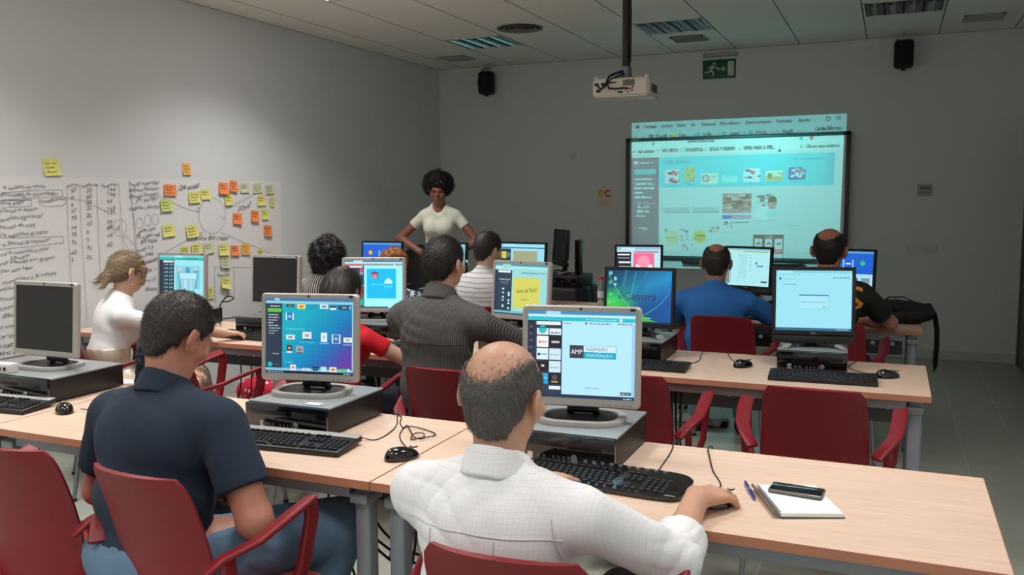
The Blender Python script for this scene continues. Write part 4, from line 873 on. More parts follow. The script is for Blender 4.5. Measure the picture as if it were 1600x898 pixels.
# ================================================================== BACK WALL THINGS
m_frame = mat('board_frame_grey', (60,66,70), .4, .2); m_board = mat('whiteboard', (236,238,238), .35, spec=.3)
bx0, bx1, bz0, bz1 = -2.575, -.385, .885, 2.135; bY = BACK_Y-.05
t = thing('interactive_whiteboard', 'large dark-framed whiteboard showing the projected turquoise web page', 'whiteboard', ((bx0+bx1)/2, bY, (bz0+bz1)/2))
bw, bh = bx1-bx0, bz1-bz0
MB().box((0,.012,0), (bw-.02,.02,bh-.02)).build('board', m_board, t, smooth=False)
q = MB()
for s in (-1, 1): q.box((s*(bw/2-.02),.005,0), (.04,.045,bh), .005).box((0,.005,s*(bh/2-.018)), (bw,.045,.036), .005)
q.build('frame', m_frame, t)
for xx in (-.28, .49): MB().box((xx,-.03,-bh/2-.02), (.42,.055,.035), .012).build('pen_tray', mat('tray_black', (30,32,34), .4), t)
q = MB(); vs, fs = text_geo('SMART'); q.add([(-bw/2+.05+p[0]*.03, -.0185, bh/2-.024+p[1]*.012) for p in vs], fs); q.build('lettering', m_logo, t, smooth=False)
for s in (-1, 1): MB().box((s*.8,.036,.2), (.06,.026,.5), .002).build('wall_bracket', m_frame, t)
cable('board_cable', 'thin black cable slung between the pen trays under the whiteboard', [(-1.15,bY-.01,.87),(-1.05,bY-.01,.845),(-.9,bY-.008,.84),(-.75,bY-.008,.855)], .003)
# exit sign
(x0, z1), (x1, z0) = on_back(1099, 95), on_back(1149, 121)
t = thing('exit_sign', 'green emergency exit sign with running figure, arrow and door', 'sign', ((x0+x1)/2, BACK_Y, (z0+z1)/2)); w_, h_ = .325, .185
m_sg = mat('sign_green', (22,84,60), .45); m_sw = mat('sign_white', (196,204,180), .5)
MB().box((0,-.006,0), (w_,.010,h_), .002).build('panel', m_sg, t)
S_ = MB(); Z = -.0118
def pq(*pts): S_.quad([(p[0], Z, p[1]) for p in pts])
pq((.085,-.07),(.145,-.07),(.145,.07),(.085,.07))
pq((-.02,-.006),(.04,-.006),(.04,.006),(-.02,.006)); pq((.035,-.026),(.066,0),(.035,.026))
def limb(a, b_, r1, r2):
    d = Vector((b_[0]-a[0], 0, b_[1]-a[1])).normalized(); n_ = Vector((-d.z, 0, d.x)); A = Vector((a[0],Z,a[1])); B = Vector((b_[0],Z,b_[1])); S_.quad([A-n_*r1, B-n_*r2, B+n_*r2, A+n_*r1])
limb((-.062,.035),(-.082,-.015),.014,.011); limb((-.082,-.012),(-.055,-.032),.009,.008); limb((-.055,-.032),(-.06,-.066),.008,.007); limb((-.082,-.015),(-.112,-.028),.009,.007); limb((-.112,-.028),(-.145,-.026),.007,.006)
limb((-.06,.03),(-.03,.012),.006,.005); limb((-.03,.012),(-.012,.022),.005,.004); limb((-.068,.03),(-.1,.02),.006,.005); limb((-.1,.02),(-.108,.0),.005,.004)
S_.quad([(-.048+.013*math.cos(2*PI*i/16), Z, .055+.013*math.sin(2*PI*i/16)) for i in range(16)]); S_.build('pictogram', m_sw, t, smooth=False)
t = thing('emergency_light', 'flat pale emergency light fitting above the exit sign', 'light', ((x0+x1)/2+.01, BACK_Y, z1+.045))
MB().box((0,-.02,0), (.34,.038,.035), .01).build('housing', mat('light_grey_case', (150,150,146), .5), t); MB().box((0,-.0405,0), (.3,.003,.02), .001).build('lens', mat('lens_grey', (176,178,172), .3), t)
# loudspeakers
def speaker(px, py, hh, ww, label, cab=True):
    x, z = on_back(px, py); t = thing('wall_speaker', label, 'speaker', (x, BACK_Y, z), 0, 'wall speakers'); y = -.13
    MB().box((0,y,0), (ww,.15,hh), .035, seg=4).build('cabinet', mat('speaker_black', (16,16,17), .6, bump=.3, bscale=500), t)
    MB().box((0,y-.07,.0), (ww*.86,.02,hh*.84), .03, seg=3).build('grille', mat('grille_black', (9,9,10), .8, bump=.8, bscale=900), t)
    MB().cyl((0,-.06,0), (0,0,0), .02).box((0,-.006,0), (.07,.01,.1), .003).cyl((0,y,-hh/2+.01), (0,y,-hh/2-.018), .022).build('bracket', m_black, t)
    return t, x, z
_, x, z = speaker(768, 132, .25, .155, 'black wall speaker in the left corner of the back wall')
cable('speaker_cable', 'black cable looping from the ceiling edge to the left speaker', [(x-.02,BACK_Y-.01,CEIL-.02),(x-.1,BACK_Y-.02,z+.16),(x-.155,BACK_Y-.02,z+.06),(x-.14,BACK_Y-.02,z-.05),(x-.08,BACK_Y-.03,z-.1),(x-.03,BACK_Y-.05,z-.07)], .006)
_, x, z = speaker(1412, 88, .25, .165, 'black wall speaker at the right of the back wall')
cable('speaker_cable', 'short thin cable above the right speaker', [(x-.06,BACK_Y-.008,CEIL-.01),(x-.055,BACK_Y-.01,z+.15),(x-.05,BACK_Y-.03,z+.1)], .004)
# poster with the two letters
t = thing('poster', 'small pale poster with olive and red letters ec, left of the whiteboard', 'poster', (-2.825, BACK_Y, 1.515))
MB().box((0,-.002,0), (.16,.003,.235)).build('sheet', mat('poster_sheet', (214,210,200), .6), t, smooth=False)
def letter(s, x, z, hh, wid, m, nm):
    vs, fs = text_geo(s); k = wid/text_w(s); o = MB().add([(x+p[0]*k, -.0041, z+p[1]*hh) for p in vs], fs).build(nm, m, t, smooth=False); return o
m_ol = mat('print_olive', (196,186,50), .5); m_cr = mat('print_crimson', (196,30,48), .5)
def arcs(cx, cz, r, a0, a1, th, m, bar=False):
    q = MB(); n_ = 24
    for i in range(n_):
        a, b_ = R(a0+(a1-a0)*i/n_), R(a0+(a1-a0)*(i+1)/n_); q.quad([(cx+(r-th)*math.cos(a),-.0042,cz+(r-th)*1.15*math.sin(a)),(cx+r*math.cos(a),-.0042,cz+r*1.15*math.sin(a)),(cx+r*math.cos(b_),-.0042,cz+r*1.15*math.sin(b_)),(cx+(r-th)*math.cos(b_),-.0042,cz+(r-th)*1.15*math.sin(b_))])
    if bar: q.quad([(cx-r+.004,-.0043,cz-.007),(cx+r-.002,-.0043,cz-.007),(cx+r-.002,-.0043,cz+.009),(cx-r+.004,-.0043,cz+.009)])
    q.build('letter', m, t, smooth=False)
arcs(-.036, .055, .036, 5, 320, .017, m_ol, True); arcs(.04, .055, .036, 40, 320, .017, m_cr)
q = MB(); 
for k, (s, wv) in enumerate((('Espacio',.07),('Compartido',.1),('de trabajo',.09))): vs, fs = text_geo(s); kk = wv/text_w(s); q.add([(-wv/2+p[0]*kk, -.0042, -.03-.024*k+p[1]*.016) for p in vs], fs)
q.build('lettering', m_cr, t, smooth=False)
# wall plates
for px, py, w_, h_, rgb, lb in ((1445,297,.13,.11,(172,170,158),'small beige control plate on the back wall, right of the whiteboard'),(896,244,.075,.07,(200,200,192),'tiny outline of a blank plate on the back wall, left of the projector'),(1440,388,.27,.085,(204,206,206),'flat wall box outline below the beige plate')):
    x, z = on_back(px, py); t = thing('wall_plate', lb, 'wall plate', (x, BACK_Y, z)); mm = mat('plate_%d' % rgb[0], rgb, .6)
    MB().box((0,-.004,0), (w_,.008,h_), .003).build('cover', mm, t)
    if rgb[0] == 172:
        MB().box((0,-.009,.022), (.09,.003,.03), .001).build('display', mat('plate_dark', (110,110,104), .4), t)
        q = MB(); [q.box((-.03+.02*i,-.009,-.02), (.012,.003,.01), .001) for i in range(4)]; q.build('button', mat('plate_dark', (110,110,104), .4), t)
    else: MB().box((0,-.0085,0), (w_*.86,.002,h_*.8), .001).build('insert', mm, t)
# ================================================================== PROJECTOR: lamp, picture slide, housing, pole
PX, PY, PZ = -1.575, 5.45, 2.21
t = thing('ceiling_projector', 'white projector hanging from the ceiling pole with cables plugged in its back', 'projector', (PX, PY, PZ), R(2))
m_pj = mat('projector_white', (214,206,196), .42)
q = MB(); W2, D2, H2_ = .178, .15, .056
b_ = bmesh.new(); bmesh.ops.create_cube(b_, size=1)
for v in b_.verts: v.co = Vector((v.co.x*2*W2*(1 if v.co.y < 0 else .97), v.co.y*2*D2, v.co.z*2*H2_*(1 if v.co.y < 0 else .9)))
# open the housing's front where the beam leaves
bmesh.ops.delete(b_, geom=[f for f in b_.faces if f.normal.y > .9], context='FACES'); bmesh.ops.bevel(b_, geom=[e for e in b_.edges if not e.is_boundary], offset=.012, segments=3, affect='EDGES'); q.bm(b_)
q.build('housing', m_pj, t)
q = MB(); q.box((-.122, D2-.006, 0), (.095,.012,.095), .003).box((.122, D2-.006, 0), (.095,.012,.095), .003); q.build('front_panel', m_pj, t)
q = MB(); 
for k in range(5): q.box((.055, -D2-.001, .012+.007*k), (.075,.003,.0035))
for j in range(7): q.box((.022+.011*j, -D2-.0012, .026), (.0025,.003,.034))
q.build('grille', mat('grille_dark', (70,66,60), .6), t, smooth=False)
q = MB()
for k in range(6): q.box((W2*.99, -.06+.03*k, .0), (.004,.016,.05))
q.build('side_vent', mat('grille_dark', (70,66,60), .6), t, smooth=False)
for a_, b__ in (((-.15,-D2-.001,.022),(.026,.004,.016)),((-.11,-D2-.001,.022),(.022,.004,.016)),((-.05,-D2-.001,.03),(.05,.003,.008)),((-.14,-D2-.001,-.018),(.024,.004,.018)),((-.055,-D2-.001,-.005),(.03,.004,.01)),((0,-D2-.001,-.03),(.03,.004,.01))): MB().box(a_, b__, .001).build('port', m_dark, t, smooth=False)
q = MB()
for xx, zz in ((.04,-.012),(.06,-.012),(.075,-.02),(.05,-.03),(.078,0)): MB().cyl((xx,-D2+.002,zz),(xx,-D2-.006,zz),.006,n=12).build('jack', mat('jack_red', (150,60,50), .4), t)
for sx in (-1, 1): MB().cyl((sx*.16,-.12,H2_-.004), (sx*.16,-.12,H2_+.014), .012, n=12).build('foot', m_pj, t)
q = MB()
for i, P in enumerate([[(-.14,-D2-.004,-.015),(-.13,-D2-.03,-.02),(-.09,-D2-.035,.0),(-.075,-D2-.03,.05),(-.06,-D2+.02,.09),(0,.0,.11)],[(.05,-D2-.006,-.01),(.0,-D2-.03,-.005),(-.05,-D2-.03,-.02),(-.075,-D2-.03,.0),(-.08,-D2-.03,.06),(-.05,-D2+.05,.095),(0,0,.12)],[(-.15,-D2-.005,.02),(-.13,-D2-.03,0),(-.1,-D2-.03,-.02),(-.08,-D2-.025,.03),(-.03,-D2+.06,.085),(.01,0,.1)]]):
    q.tube([Vector(P[0])]+[Vector(P[k])*.5+Vector(P[k+1])*.5 for k in range(len(P)-1)]+[Vector(P[-1])], .006, 8)
q.build('cable', mat('navy_cable', (24,30,52), .5), t)
t2 = thing('projector_pole', 'black ceiling pole with a clamp carrying the projector', 'pole', (PX, PY, CEIL))
hp_ = CEIL-PZ-.05
MB().cyl((0,0,0), (0,0,-hp_+.07), .026, n=24).build('tube', m_black, t2)
MB().cyl((0,0,-.002), (0,0,-.014), .07, n=28).build('ceiling_flange', m_black, t2)
q = MB().cyl((0,0,-hp_+.09), (0,0,-hp_+.03), .034, n=24).box((0,0,-hp_+.018), (.13,.13,.012), .003)
for sx in (-1, 1):
    for sy in (-1, 1): q.cyl((sx*.055,sy*.055,-hp_+.02), (sx*.055,sy*.055,-hp_-.002), .006, n=8)
q.build('clamp', mat('clamp_silver', (120,122,126), .35, .6), t2)
q = MB()
for k in range(3): q.cyl((-.034,0,-.3-.35*k*0-.012*k), (.034,0,-.3-.012*k), .006, n=8)
q.build('bolt', m_logo, t2)
q = MB(); q.tube([(.03,-.02,-.02),(.034,-.02,-.3),(.033,-.02,-hp_+.12)], .006, 8); q.build('cable', m_cable, t2)
# the picture: a colour slide in the lens opening, lit by the projector lamp
LX = Vector((PX, PY+.02, PZ+.02)); SY = PY+.14                      # lamp point, slide plane
NU, NV = 560, 400
IMG = np.zeros((NV, NU, 3), np.float32)
def C_(c): return np.array(lin(c), np.float32)
def prect(u0, v0, u1, v1, c):
    i0, i1 = int(round(u0*NU)), max(int(round(u0*NU))+1, int(round(u1*NU))); j0, j1 = int(round(v0*NV)), max(int(round(v0*NV))+1, int(round(v1*NV))); IMG[max(0,j0):j1, max(0,i0):i1] = C_(c)
def pcirc(u, v, r, c, ring=0):
    yy, xx = np.mgrid[0:NV, 0:NU]; d = np.hypot((xx/NU-u), (yy/NV-v)*NV/NU*1.02); m = (d < r) & (d > ring); IMG[m] = C_(c)
def ptext(u, v, wid, hh, s, c, shear=0, k=1.0):
    vs, fs = text_geo(s, shear); a = wid*NU/text_w(s, shear); b__ = hh*NV/.7; cc = C_(c)
    for f in fs:
        P = [(u*NU+vs[i][0]*a, v*NV-vs[i][1]*b__) for i in f]
        for q_ in range(1, len(P)-1):
            T = (P[0], P[q_], P[q_+1]); x0_, x1_ = min(p[0] for p in T), max(p[0] for p in T); y0_, y1_ = min(p[1] for p in T), max(p[1] for p in T)
            den = (T[1][1]-T[2][1])*(T[0][0]-T[2][0])+(T[2][0]-T[1][0])*(T[0][1]-T[2][1])
            if abs(den) < 1e-9: continue
            for jj in range(max(0, int(y0_)), min(NV, int(y1_)+1)):
                for ii in range(max(0, int(x0_)), min(NU, int(x1_)+1)):
                    X, Y = ii+.5, jj+.5
                    w0 = ((T[1][1]-T[2][1])*(X-T[2][0])+(T[2][0]-T[1][0])*(Y-T[2][1]))/den; w1 = ((T[2][1]-T[0][1])*(X-T[2][0])+(T[0][0]-T[2][0])*(Y-T[2][1]))/den
                    if w0 >= -.05 and w1 >= -.05 and w0+w1 <= 1.05: IMG[jj, ii] = cc; IMG[jj, min(NU-1, ii+1)] = cc
def pnoise(u0, v0, u1, v1, cols, n=6, seed=0):
    rg = random.Random(seed)
    for _ in range(n*n):
        a, b__ = rg.uniform(u0, u1), rg.uniform(v0, v1); prect(a, b__, min(u1, a+(u1-u0)*.22), min(v1, b__+(v1-v0)*.16), rg.choice(cols))
BG = (160,222,218)
prect(0,0,1,1,BG); prect(0,0,1,.055,(128,200,196)); prect(0,.055,1,.13,(134,206,202)); prect(0,.13,1,.225,(160,236,228)); prect(0,.885,1,1,(150,212,208))
prect(.14,.245,.965,.455,(48,216,222)); prect(0,.245,.14,.885,(98,122,132))
ink_ = (28,74,80)
pcirc(.03,.028,.009,ink_); 
for u, wv, s in ((.06,.065,'Chrome'),(.15,.055,'Archivo'),(.225,.045,'Editar'),(.295,.02,'Ver'),(.345,.065,'Historial'),(.43,.095,'Marcadores'),(.55,.12,'Otros usuarios'),(.69,.07,'Ventana'),(.79,.05,'Ayuda')): ptext(u, .041, wv, .024, s, ink_)
pcirc(.92,.026,.011,ink_); pcirc(.92,.026,.006,(128,200,196)); [prect(.955,.016+.009*k,.975,.02+.009*k,ink_) for k in range(3)]
pcirc(.015,.096,.006,(200,120,130)); pcirc(.035,.096,.006,(210,200,110)); pcirc(.058,.096,.006,(70,170,110))
for u, wv, s, c in ((.12,.055,'Mi perfil',(60,110,110)),(.235,.04,'Canva',(200,200,100)),(.35,.045,'Trello',(30,180,180)),(.475,.05,'Logaster',(30,180,180)),(.6,.05,'Post.io',(30,180,180)),(.72,.05,'Pacalis',(120,190,190))): pcirc(u-.022,.096,.011,c) if c[0] < 40 else prect(u-.035,.083,u-.01,.108,c); ptext(u, .106, wv, .022, s, ink_); prect(u+.07,.095,u+.08,.099,ink_)
ptext(.865,.1,.115,.026,'Carolina Ballesteros',ink_)
ptext(.28,.153,.13,.022,'www.canva.com',(40,80,84)); pcirc(.11,.15,.006,ink_); pcirc(.812,.148,.007,(40,170,190)); pcirc(.858,.148,.009,(210,120,120)); [prect(.03+.03*k,.144,.045+.03*k,.148,ink_) for k in range(2)]; prect(.94,.144,.955,.148,ink_)
for u, wv, s in ((.03,.085,'Aplicaciones'),(.155,.08,'RECURSOS'),(.27,.085,'FAVORITOS'),(.39,.12,'IDEAS TURISMO'),(.55,.145,'WEBS MARCA PER...'),(.835,.145,'Otros marcadores')): ptext(u, .212, wv, .024, s, ink_); prect(u-.022,.192,u-.008,.195,ink_); prect(u-.022,.192,u-.02,.21,ink_); prect(u-.022,.208,u-.008,.211,ink_)
for k in range(7): prect(.716-.0008*k,.205+.0035*k,.717+.0012*k,.209+.0035*k,(8,30,34))
# sidebar
prect(.012,.268,.03,.3,(190,225,220)); prect(.016,.285,.026,.305,(70,110,110)); ptext(.035,.288,.055,.018,'Carolina G.',(215,230,226)); prect(.035,.3,.07,.303,(150,170,172)); pcirc(.105,.28,.004,(200,215,215)); prect(.012,.325,.125,.36,(60,196,196)); prect(.125,.33,.14,.37,(86,110,120))
for k, (s, wv) in enumerate((('Todos tus diseños',.09),('Compartidos contigo',.1),('Miembros del equipo',.105),('Tu marca',.045),('Galería subida a tu foto',.09))): ptext(.012, .40+.031*k, wv, .019, s, (220,232,230))
for k, (s, wv) in enumerate((('Descubre más cosas',.07),('ÁNGULOS 48',.06),('PERFIL VERA',.065),('Pascalis',.04))): ptext(.025, .562+.031*k, wv, .018, s, (210,224,224) if k else (160,176,178))
prect(.1,.552,.117,.568,(196,150,140)); ptext(.035,.745,.045,.018,'PAPELERA',(196,210,210)); [prect(.012,.785+.035*k,.08,.79+.035*k,(120,142,150)) for k in range(3)]; pcirc(.02,.86,.008,(150,200,200))
# banner
ptext(.165,.292,.13,.03,'Crear un diseño',(48,176,184)); ptext(.775,.288,.15,.02,'Usar dimensiones propias',(58,180,196)); prect(.93,.25,.965,.45,(58,200,212))
TH = [(.17,.33,.075,.095,((230,225,228),(180,60,90),(60,80,100),(200,140,150))),(.27,.318,.05,.1,((200,205,90),(120,160,190),(140,180,190))),(.35,.36,.08,.075,((215,232,214),(210,228,210))),(.45,.385,.075,.04,((120,232,226),(120,232,226))),(.553,.335,.08,.09,((225,240,240),(60,120,140),(200,230,230),(170,110,130))),(.655,.352,.08,.068,((230,235,215),(225,160,110),(230,235,215))),(.76,.335,.08,.08,((70,110,180),(150,190,200),(200,225,225),(120,190,90)))]
for i, (u, v, a, b__, cs) in enumerate(TH): prect(u, v, u+a, v+b__, cs[0]); pnoise(u, v, u+a, v+b__, cs, 5, i); prect(u+.01, v+b__+.012, u+a-.015, v+b__+.016, (30,150,156))
prect(.35,.36,.43,.435,(208,232,214)); pcirc(.372,.395,.018,(80,90,80)); pcirc(.372,.395,.014,(200,205,190)); prect(.4,.38,.422,.384,(90,110,110)); prect(.4,.395,.42,.397,(120,150,140)); prect(.66,.39,.735,.42,(225,190,130)); pcirc(.675,.385,.012,(90,150,90))
for a in ((.87,.335,.925,.338),(.87,.415,.925,.418),(.87,.335,.872,.418),(.923,.335,.925,.418)): prect(*a, (60,196,206))
prect(.896,.37,.9,.385,(40,140,150))
# cards
for u in (.16,.305): prect(u,.59,u+.135,.625,(138,198,196)); prect(u,.622,u+.135,.627,(96,150,152)); prect(u+.02,.645,u+.05,.649,(130,190,190))
prect(.455,.50,.592,.63,(150,150,140)); pnoise(.455,.505,.592,.605,((90,96,84),(120,110,96),(160,160,150),(70,90,80),(170,190,180)),8,5); pnoise(.455,.60,.592,.635,((170,190,190),(200,150,150),(150,200,200)),3,8); prect(.455,.5,.592,.506,(190,110,110)); prect(.52,.5,.545,.506,(60,170,170)); prect(.455,.645,.5,.67,(50,120,190)); prect(.5,.645,.592,.67,(196,150,176)); ptext(.515,.664,.065,.014,'Planes con él',(225,190,205)); prect(.465,.69,.485,.715,(120,170,168)); pcirc(.475,.7,.01,(60,90,96)); pcirc(.475,.705,.006,BG); prect(.498,.685,.501,.74,(60,90,96)); ptext(.51,.697,.07,.012,'#madreseducando',(80,120,124)); prect(.46,.76,.53,.763,(110,165,165))
pnoise(.61,.505,.7,.6,((215,232,228),(110,130,126),(150,210,204),(96,120,112),(170,226,220)),6,14); pcirc(.69,.565,.022,(200,150,150)); pcirc(.69,.545,.02,(90,90,84)); prect(.675,.56,.705,.605,(196,160,156)); pcirc(.645,.635,.035,(190,236,230)); prect(.665,.625,.7,.65,(120,226,220)); prect(.61,.5,.755,.502,(140,200,196)); prect(.62,.68,.7,.683,(120,180,178))
pcirc(.175,.745,.008,(70,110,112)); pcirc(.175,.745,.005,BG); pcirc(.205,.8,.038,(184,214,170)); ptext(.18,.805,.055,.014,'PROFESIÓN 48',(150,170,140))
for k, v in enumerate((.735,.78,.84)): pnoise(.248,v,.288,v+.04,((190,215,215),(80,100,104),(200,222,220),(60,80,86)),5,20+k)
pcirc(.345,.79,.032,(206,206,96)); ptext(.322,.79,.048,.013,'TODOS LOS',(90,90,60)); ptext(.325,.812,.04,.013,'DE LA VIDA',(90,90,60))
pnoise(.39,.72,.445,.76,((210,210,100),(170,120,110),(200,225,220),(80,100,110)),5,31); pnoise(.39,.83,.445,.87,((60,130,130),(190,120,110),(190,215,210)),3,33); pcirc(.31,.845,.006,(100,190,190))
prect(.605,.775,.748,.91,(88,84,84)); ptext(.66,.797,.04,.014,'GUÍA',(170,180,176)); [(prect(.613+.047*k,.803,.648+.047*k,.872,(190,222,216)), pcirc(.631+.047*k,.838,.01,(90,110,110)), pcirc(.631+.047*k,.845,.007,(190,222,216))) for k in range(3)]; prect(.652,.875,.745,.9,(206,88,104)); prect(.652,.902,.744,.96,BG); prect(.605,.89,.65,.97,(190,224,220)); pcirc(.628,.92,.012,(110,110,110)); prect(.744,.9,.748,.95,(90,88,88)); ptext(.66,.893,.075,.012,'MADRES QUE',(230,190,195))
for v in (.71,.8): prect(.765,v,.81,v+.004,(120,180,178))
for k in range(4): prect(.9,.72+.03*k,.95,.724+.03*k,(150,208,205))
# slight projector hot spot towards the picture's upper middle is the lamp's own falloff
QC = [Vector((-2.533,BACK_Y,2.299)), Vector((-.428,BACK_Y,2.305)), Vector((-.445,BACK_Y,.80)), Vector((-2.515,BACK_Y,.785))]
def wpt(u, v): return (QC[0]*(1-u)+QC[1]*u)*(1-v)+(QC[3]*(1-u)+QC[2]*u)*v
uu, vv = np.meshgrid(np.arange(NU+1)/NU, np.arange(NV+1)/NV)
Wp = sum(np.array(QC[i])[None,None,:]*wt[..., None] for i, wt in enumerate(((1-uu)*(1-vv), uu*(1-vv), uu*vv, (1-uu)*vv)))
Lp = np.array(LX); tt = (SY-Lp[1])/(Wp[...,1]-Lp[1]); Sp = Lp+(Wp-Lp)*tt[..., None]
V = Sp.reshape(-1, 3); jj, ii = np.mgrid[0:NV, 0:NU]; a_ = (jj*(NU+1)+ii).ravel(); Fq = np.stack([a_, a_+1, a_+NU+2, a_+NU+1], 1)
m_sl = bpy.data.materials.new('colour_slide'); m_sl.use_nodes = True; n = m_sl.node_tree.nodes; L = m_sl.node_tree.links; n.clear()
at_ = n.new('ShaderNodeAttribute'); at_.attribute_name = 'Col'; tr = n.new('ShaderNodeBsdfTransparent'); ou = n.new('ShaderNodeOutputMaterial'); L.new(at_.outputs['Color'], tr.inputs[0]); L.new(tr.outputs[0], ou.inputs[0])
t_inv = t.matrix_world  # (empties are not evaluated yet: parent with an explicit inverse)
pj = [o for o in bpy.data.objects if o.name == 'ceiling_projector'][0]
Mi = (Matrix.Translation(pj.location) @ Matrix.Rotation(R(2), 4, 'Z')).inverted(); V = (np.array(Mi.to_3x3()) @ V.T).T+np.array(Mi.translation)
so = np_obj('picture_slide', [(V, Fq)], m_sl, pj, smooth=False)
tcol = np.ones((NU*NV, 4), np.float32); tcol[:, :3] = np.clip(IMG.reshape(-1, 3)/C_((172,242,238)), 0, 1)
ca = so.data.attributes.new('Col', 'FLOAT_COLOR', 'FACE'); ca.data.foreach_set('color', tcol.ravel())
# opaque mask around the slide (the lens plate)
c0 = V.reshape(NV+1, NU+1, 3); fr_ = [Vector(c0[0,0]), Vector(c0[0,-1]), Vector(c0[-1,-1]), Vector(c0[-1,0])]; yb = fr_[0].y
q = MB(); big = [Vector((-.075,yb,.046)), Vector((.075,yb,.046)), Vector((.075,yb,-.046)), Vector((-.075,yb,-.046))]
for k in range(4): q.quad([fr_[k], fr_[(k+1) % 4], big[(k+1) % 4], big[k]])
big2 = [Vector((-W2*.96,yb-.001,.05)), Vector((W2*.96,yb-.001,.05)), Vector((W2*.96,yb-.001,-.05)), Vector((-W2*.96,yb-.001,-.05))]
for k in range(4): q.quad([big[k], big[(k+1) % 4], big2[(k+1) % 4], big2[k]])
q.build('lens_plate', m_black, pj, smooth=False)
ld = bpy.data.lights.new('projector_lamp', 'SPOT'); ld.energy = PROJ_W; ld.color = (.27, .95, .93); ld.shadow_soft_size = 0; ld.spot_size = R(50); ld.spot_blend = .6
lo = bpy.data.objects.new('projector_lamp', ld); COL.objects.link(lo); lo.parent = pj; lo.matrix_parent_inverse = Matrix.Identity(4)
dirv = (Vector((-1.48, BACK_Y, 1.75))-LX).normalized(); Mw = Matrix.Translation(LX) @ dirv.to_track_quat('-Z', 'Y').to_matrix().to_4x4(); lo.matrix_local = Mi @ Mw
# ================================================================== SMALL DESK THINGS
m_page = mat('page_white', (232,236,236), .7); m_cov = mat('notebook_cover', (86,92,90), .5)
def quad_frame(c):   # centre, width vector, depth vector on a desk from its four measured corners
    return c
nbc = [Vector((*on_desk(1185,757,.75), 0)), Vector((*on_desk(1281,758,.75), 0)), Vector((*on_desk(1315,805,.75), 0)), Vector((*on_desk(1215,807,.75), 0))]
cen = sum(nbc, Vector())/4; ax = ((nbc[1]-nbc[0])+(nbc[2]-nbc[3]))/2; ang = math.atan2(ax.y, ax.x); nw = .155; nd = .215
t = thing('notebook', 'open spiral notebook with white page lying under the phone', 'notebook', (cen.x, cen.y, .74), ang)
MB().box((0,0,.0015), (nw+.006,nd+.006,.003), .001).build('cover', m_cov, t); MB().grid(lambda u, v: ((u-.5)*nw, (v-.5)*nd, .0125+.003*math.sin(u*PI)*0+.002*(1-u)), 6, 6, .0095).build('pages', m_page, t, angle=30)
q = MB()
for k in range(20): a = -nd/2+.01+k*(nd-.02)/19; q.tube([(-nw/2+.004, a, .014), (-nw/2-.004, a, .017), (-nw/2-.009, a, .009), (-nw/2-.004, a, .0025)], .0011, 6)
q.build('spiral_binding', m_logo, t); MB().grid(lambda u, v: (-nw/2-.004-.012*math.sin(u*PI*.8)-.004*u, (v-.5)*nd, .002+.017*u), 8, 2, .0012).build('folded_cover', mat('cover_brown', (120,100,84), .5), t)
q = MB()
for k in range(12): q.box((0, -nd/2+.02+.016*k, .0139-.0), (nw*.9,.0005,.0003))
pa, pb = Vector((*on_desk(1204,759,.758), 0)), Vector((*on_desk(1291,772,.758), 0)); pc = (pa+pb)/2; an = math.atan2((pb-pa).y, (pb-pa).x)
t = thing('mobile_phone', 'dark mobile phone in a grey case lying across the notebook', 'phone', (pc.x-.002, pc.y-.012, .7555), an)
MB().box((0,0,.005), (.138,.068,.009), .004, seg=3).build('body', mat('phone_grey', (120,116,116), .35, .5), t); MB().box((0,0,.0098), (.132,.062,.001), .0004).build('screen', m_gloss, t); MB().cyl((-.058,.018,.0102), (-.058,.018,.0108), .004, n=16).build('camera_lens', mat('button_grey', (120,118,114), .4), t)
pa, pb = Vector((*on_desk(1164,753,.745), 0)), Vector((*on_desk(1180,781,.745), 0)); pc = (pa+pb)/2; an = math.atan2((pb-pa).y, (pb-pa).x)
t = thing('ballpoint_pen', 'blue ballpoint pen on the desk between the hand and the notebook', 'pen', (pc.x, pc.y, .7455), an); m_bl = mat('pen_blue', (36,48,140), .25, coat=.5)
MB().tube([(-.065,0,0),(-.06,0,0),(.03,0,0),(.058,0,0),(.068,0,0)], [.0035,.0052,.0052,.004,.0012], 14).build('barrel', m_bl, t); MB().tube([(-.012,0,0),(-.002,0,0)], .0056, 14).build('ring', m_logo, t); MB().box((-.045,0,.0068), (.04,.003,.0014), .0005).cyl((-.065,0,0), (-.073,0,0), .003, n=10).build('clip', m_bl, t)
# water bottles
m_pet = mat('clear_bottle', (225,232,232), .08); nn, LL, bb = nodes_of(m_pet); bb.inputs['Transmission Weight'].default_value = .85; bb.inputs['IOR'].default_value = 1.2
m_cap = mat('red_cap', (206,26,44), .4)
def bottle(x, y, label, h=.22, g='water bottles'):
    t = thing('water_bottle', label, 'bottle', (x, y, .74), 0, g); k = h/.22
    MB().lathe([(.001,.001),(.028*k,.001),(.031*k,.006),(.031*k,.05*k),(.029*k,.055*k),(.031*k,.06*k),(.031*k,.14*k),(.026*k,.165*k),(.014*k,.19*k),(.0125*k,.205*k)], 24).build('body', m_pet, t, angle=60)
    MB().lathe([(.0316*k,.075*k),(.0318*k,.076*k),(.0318*k,.12*k),(.0316*k,.121*k)], 24).build('paper_band', mat('band_white', (205,208,214), .5), t); MB().lathe([(.0145*k,.203*k),(.0148*k,.206*k),(.0148*k,.222*k),(.0135*k,.225*k)], 20).build('cap', m_cap, t); return t
x, y = on_desk(940, 476); bottle(x*5.99/y, 5.99, 'water bottle with red cap at the left edge of the wallpaper monitor')
bottle(-3.98, 4.02, 'water bottle with red cap beside the blonde woman’s arm', .2)
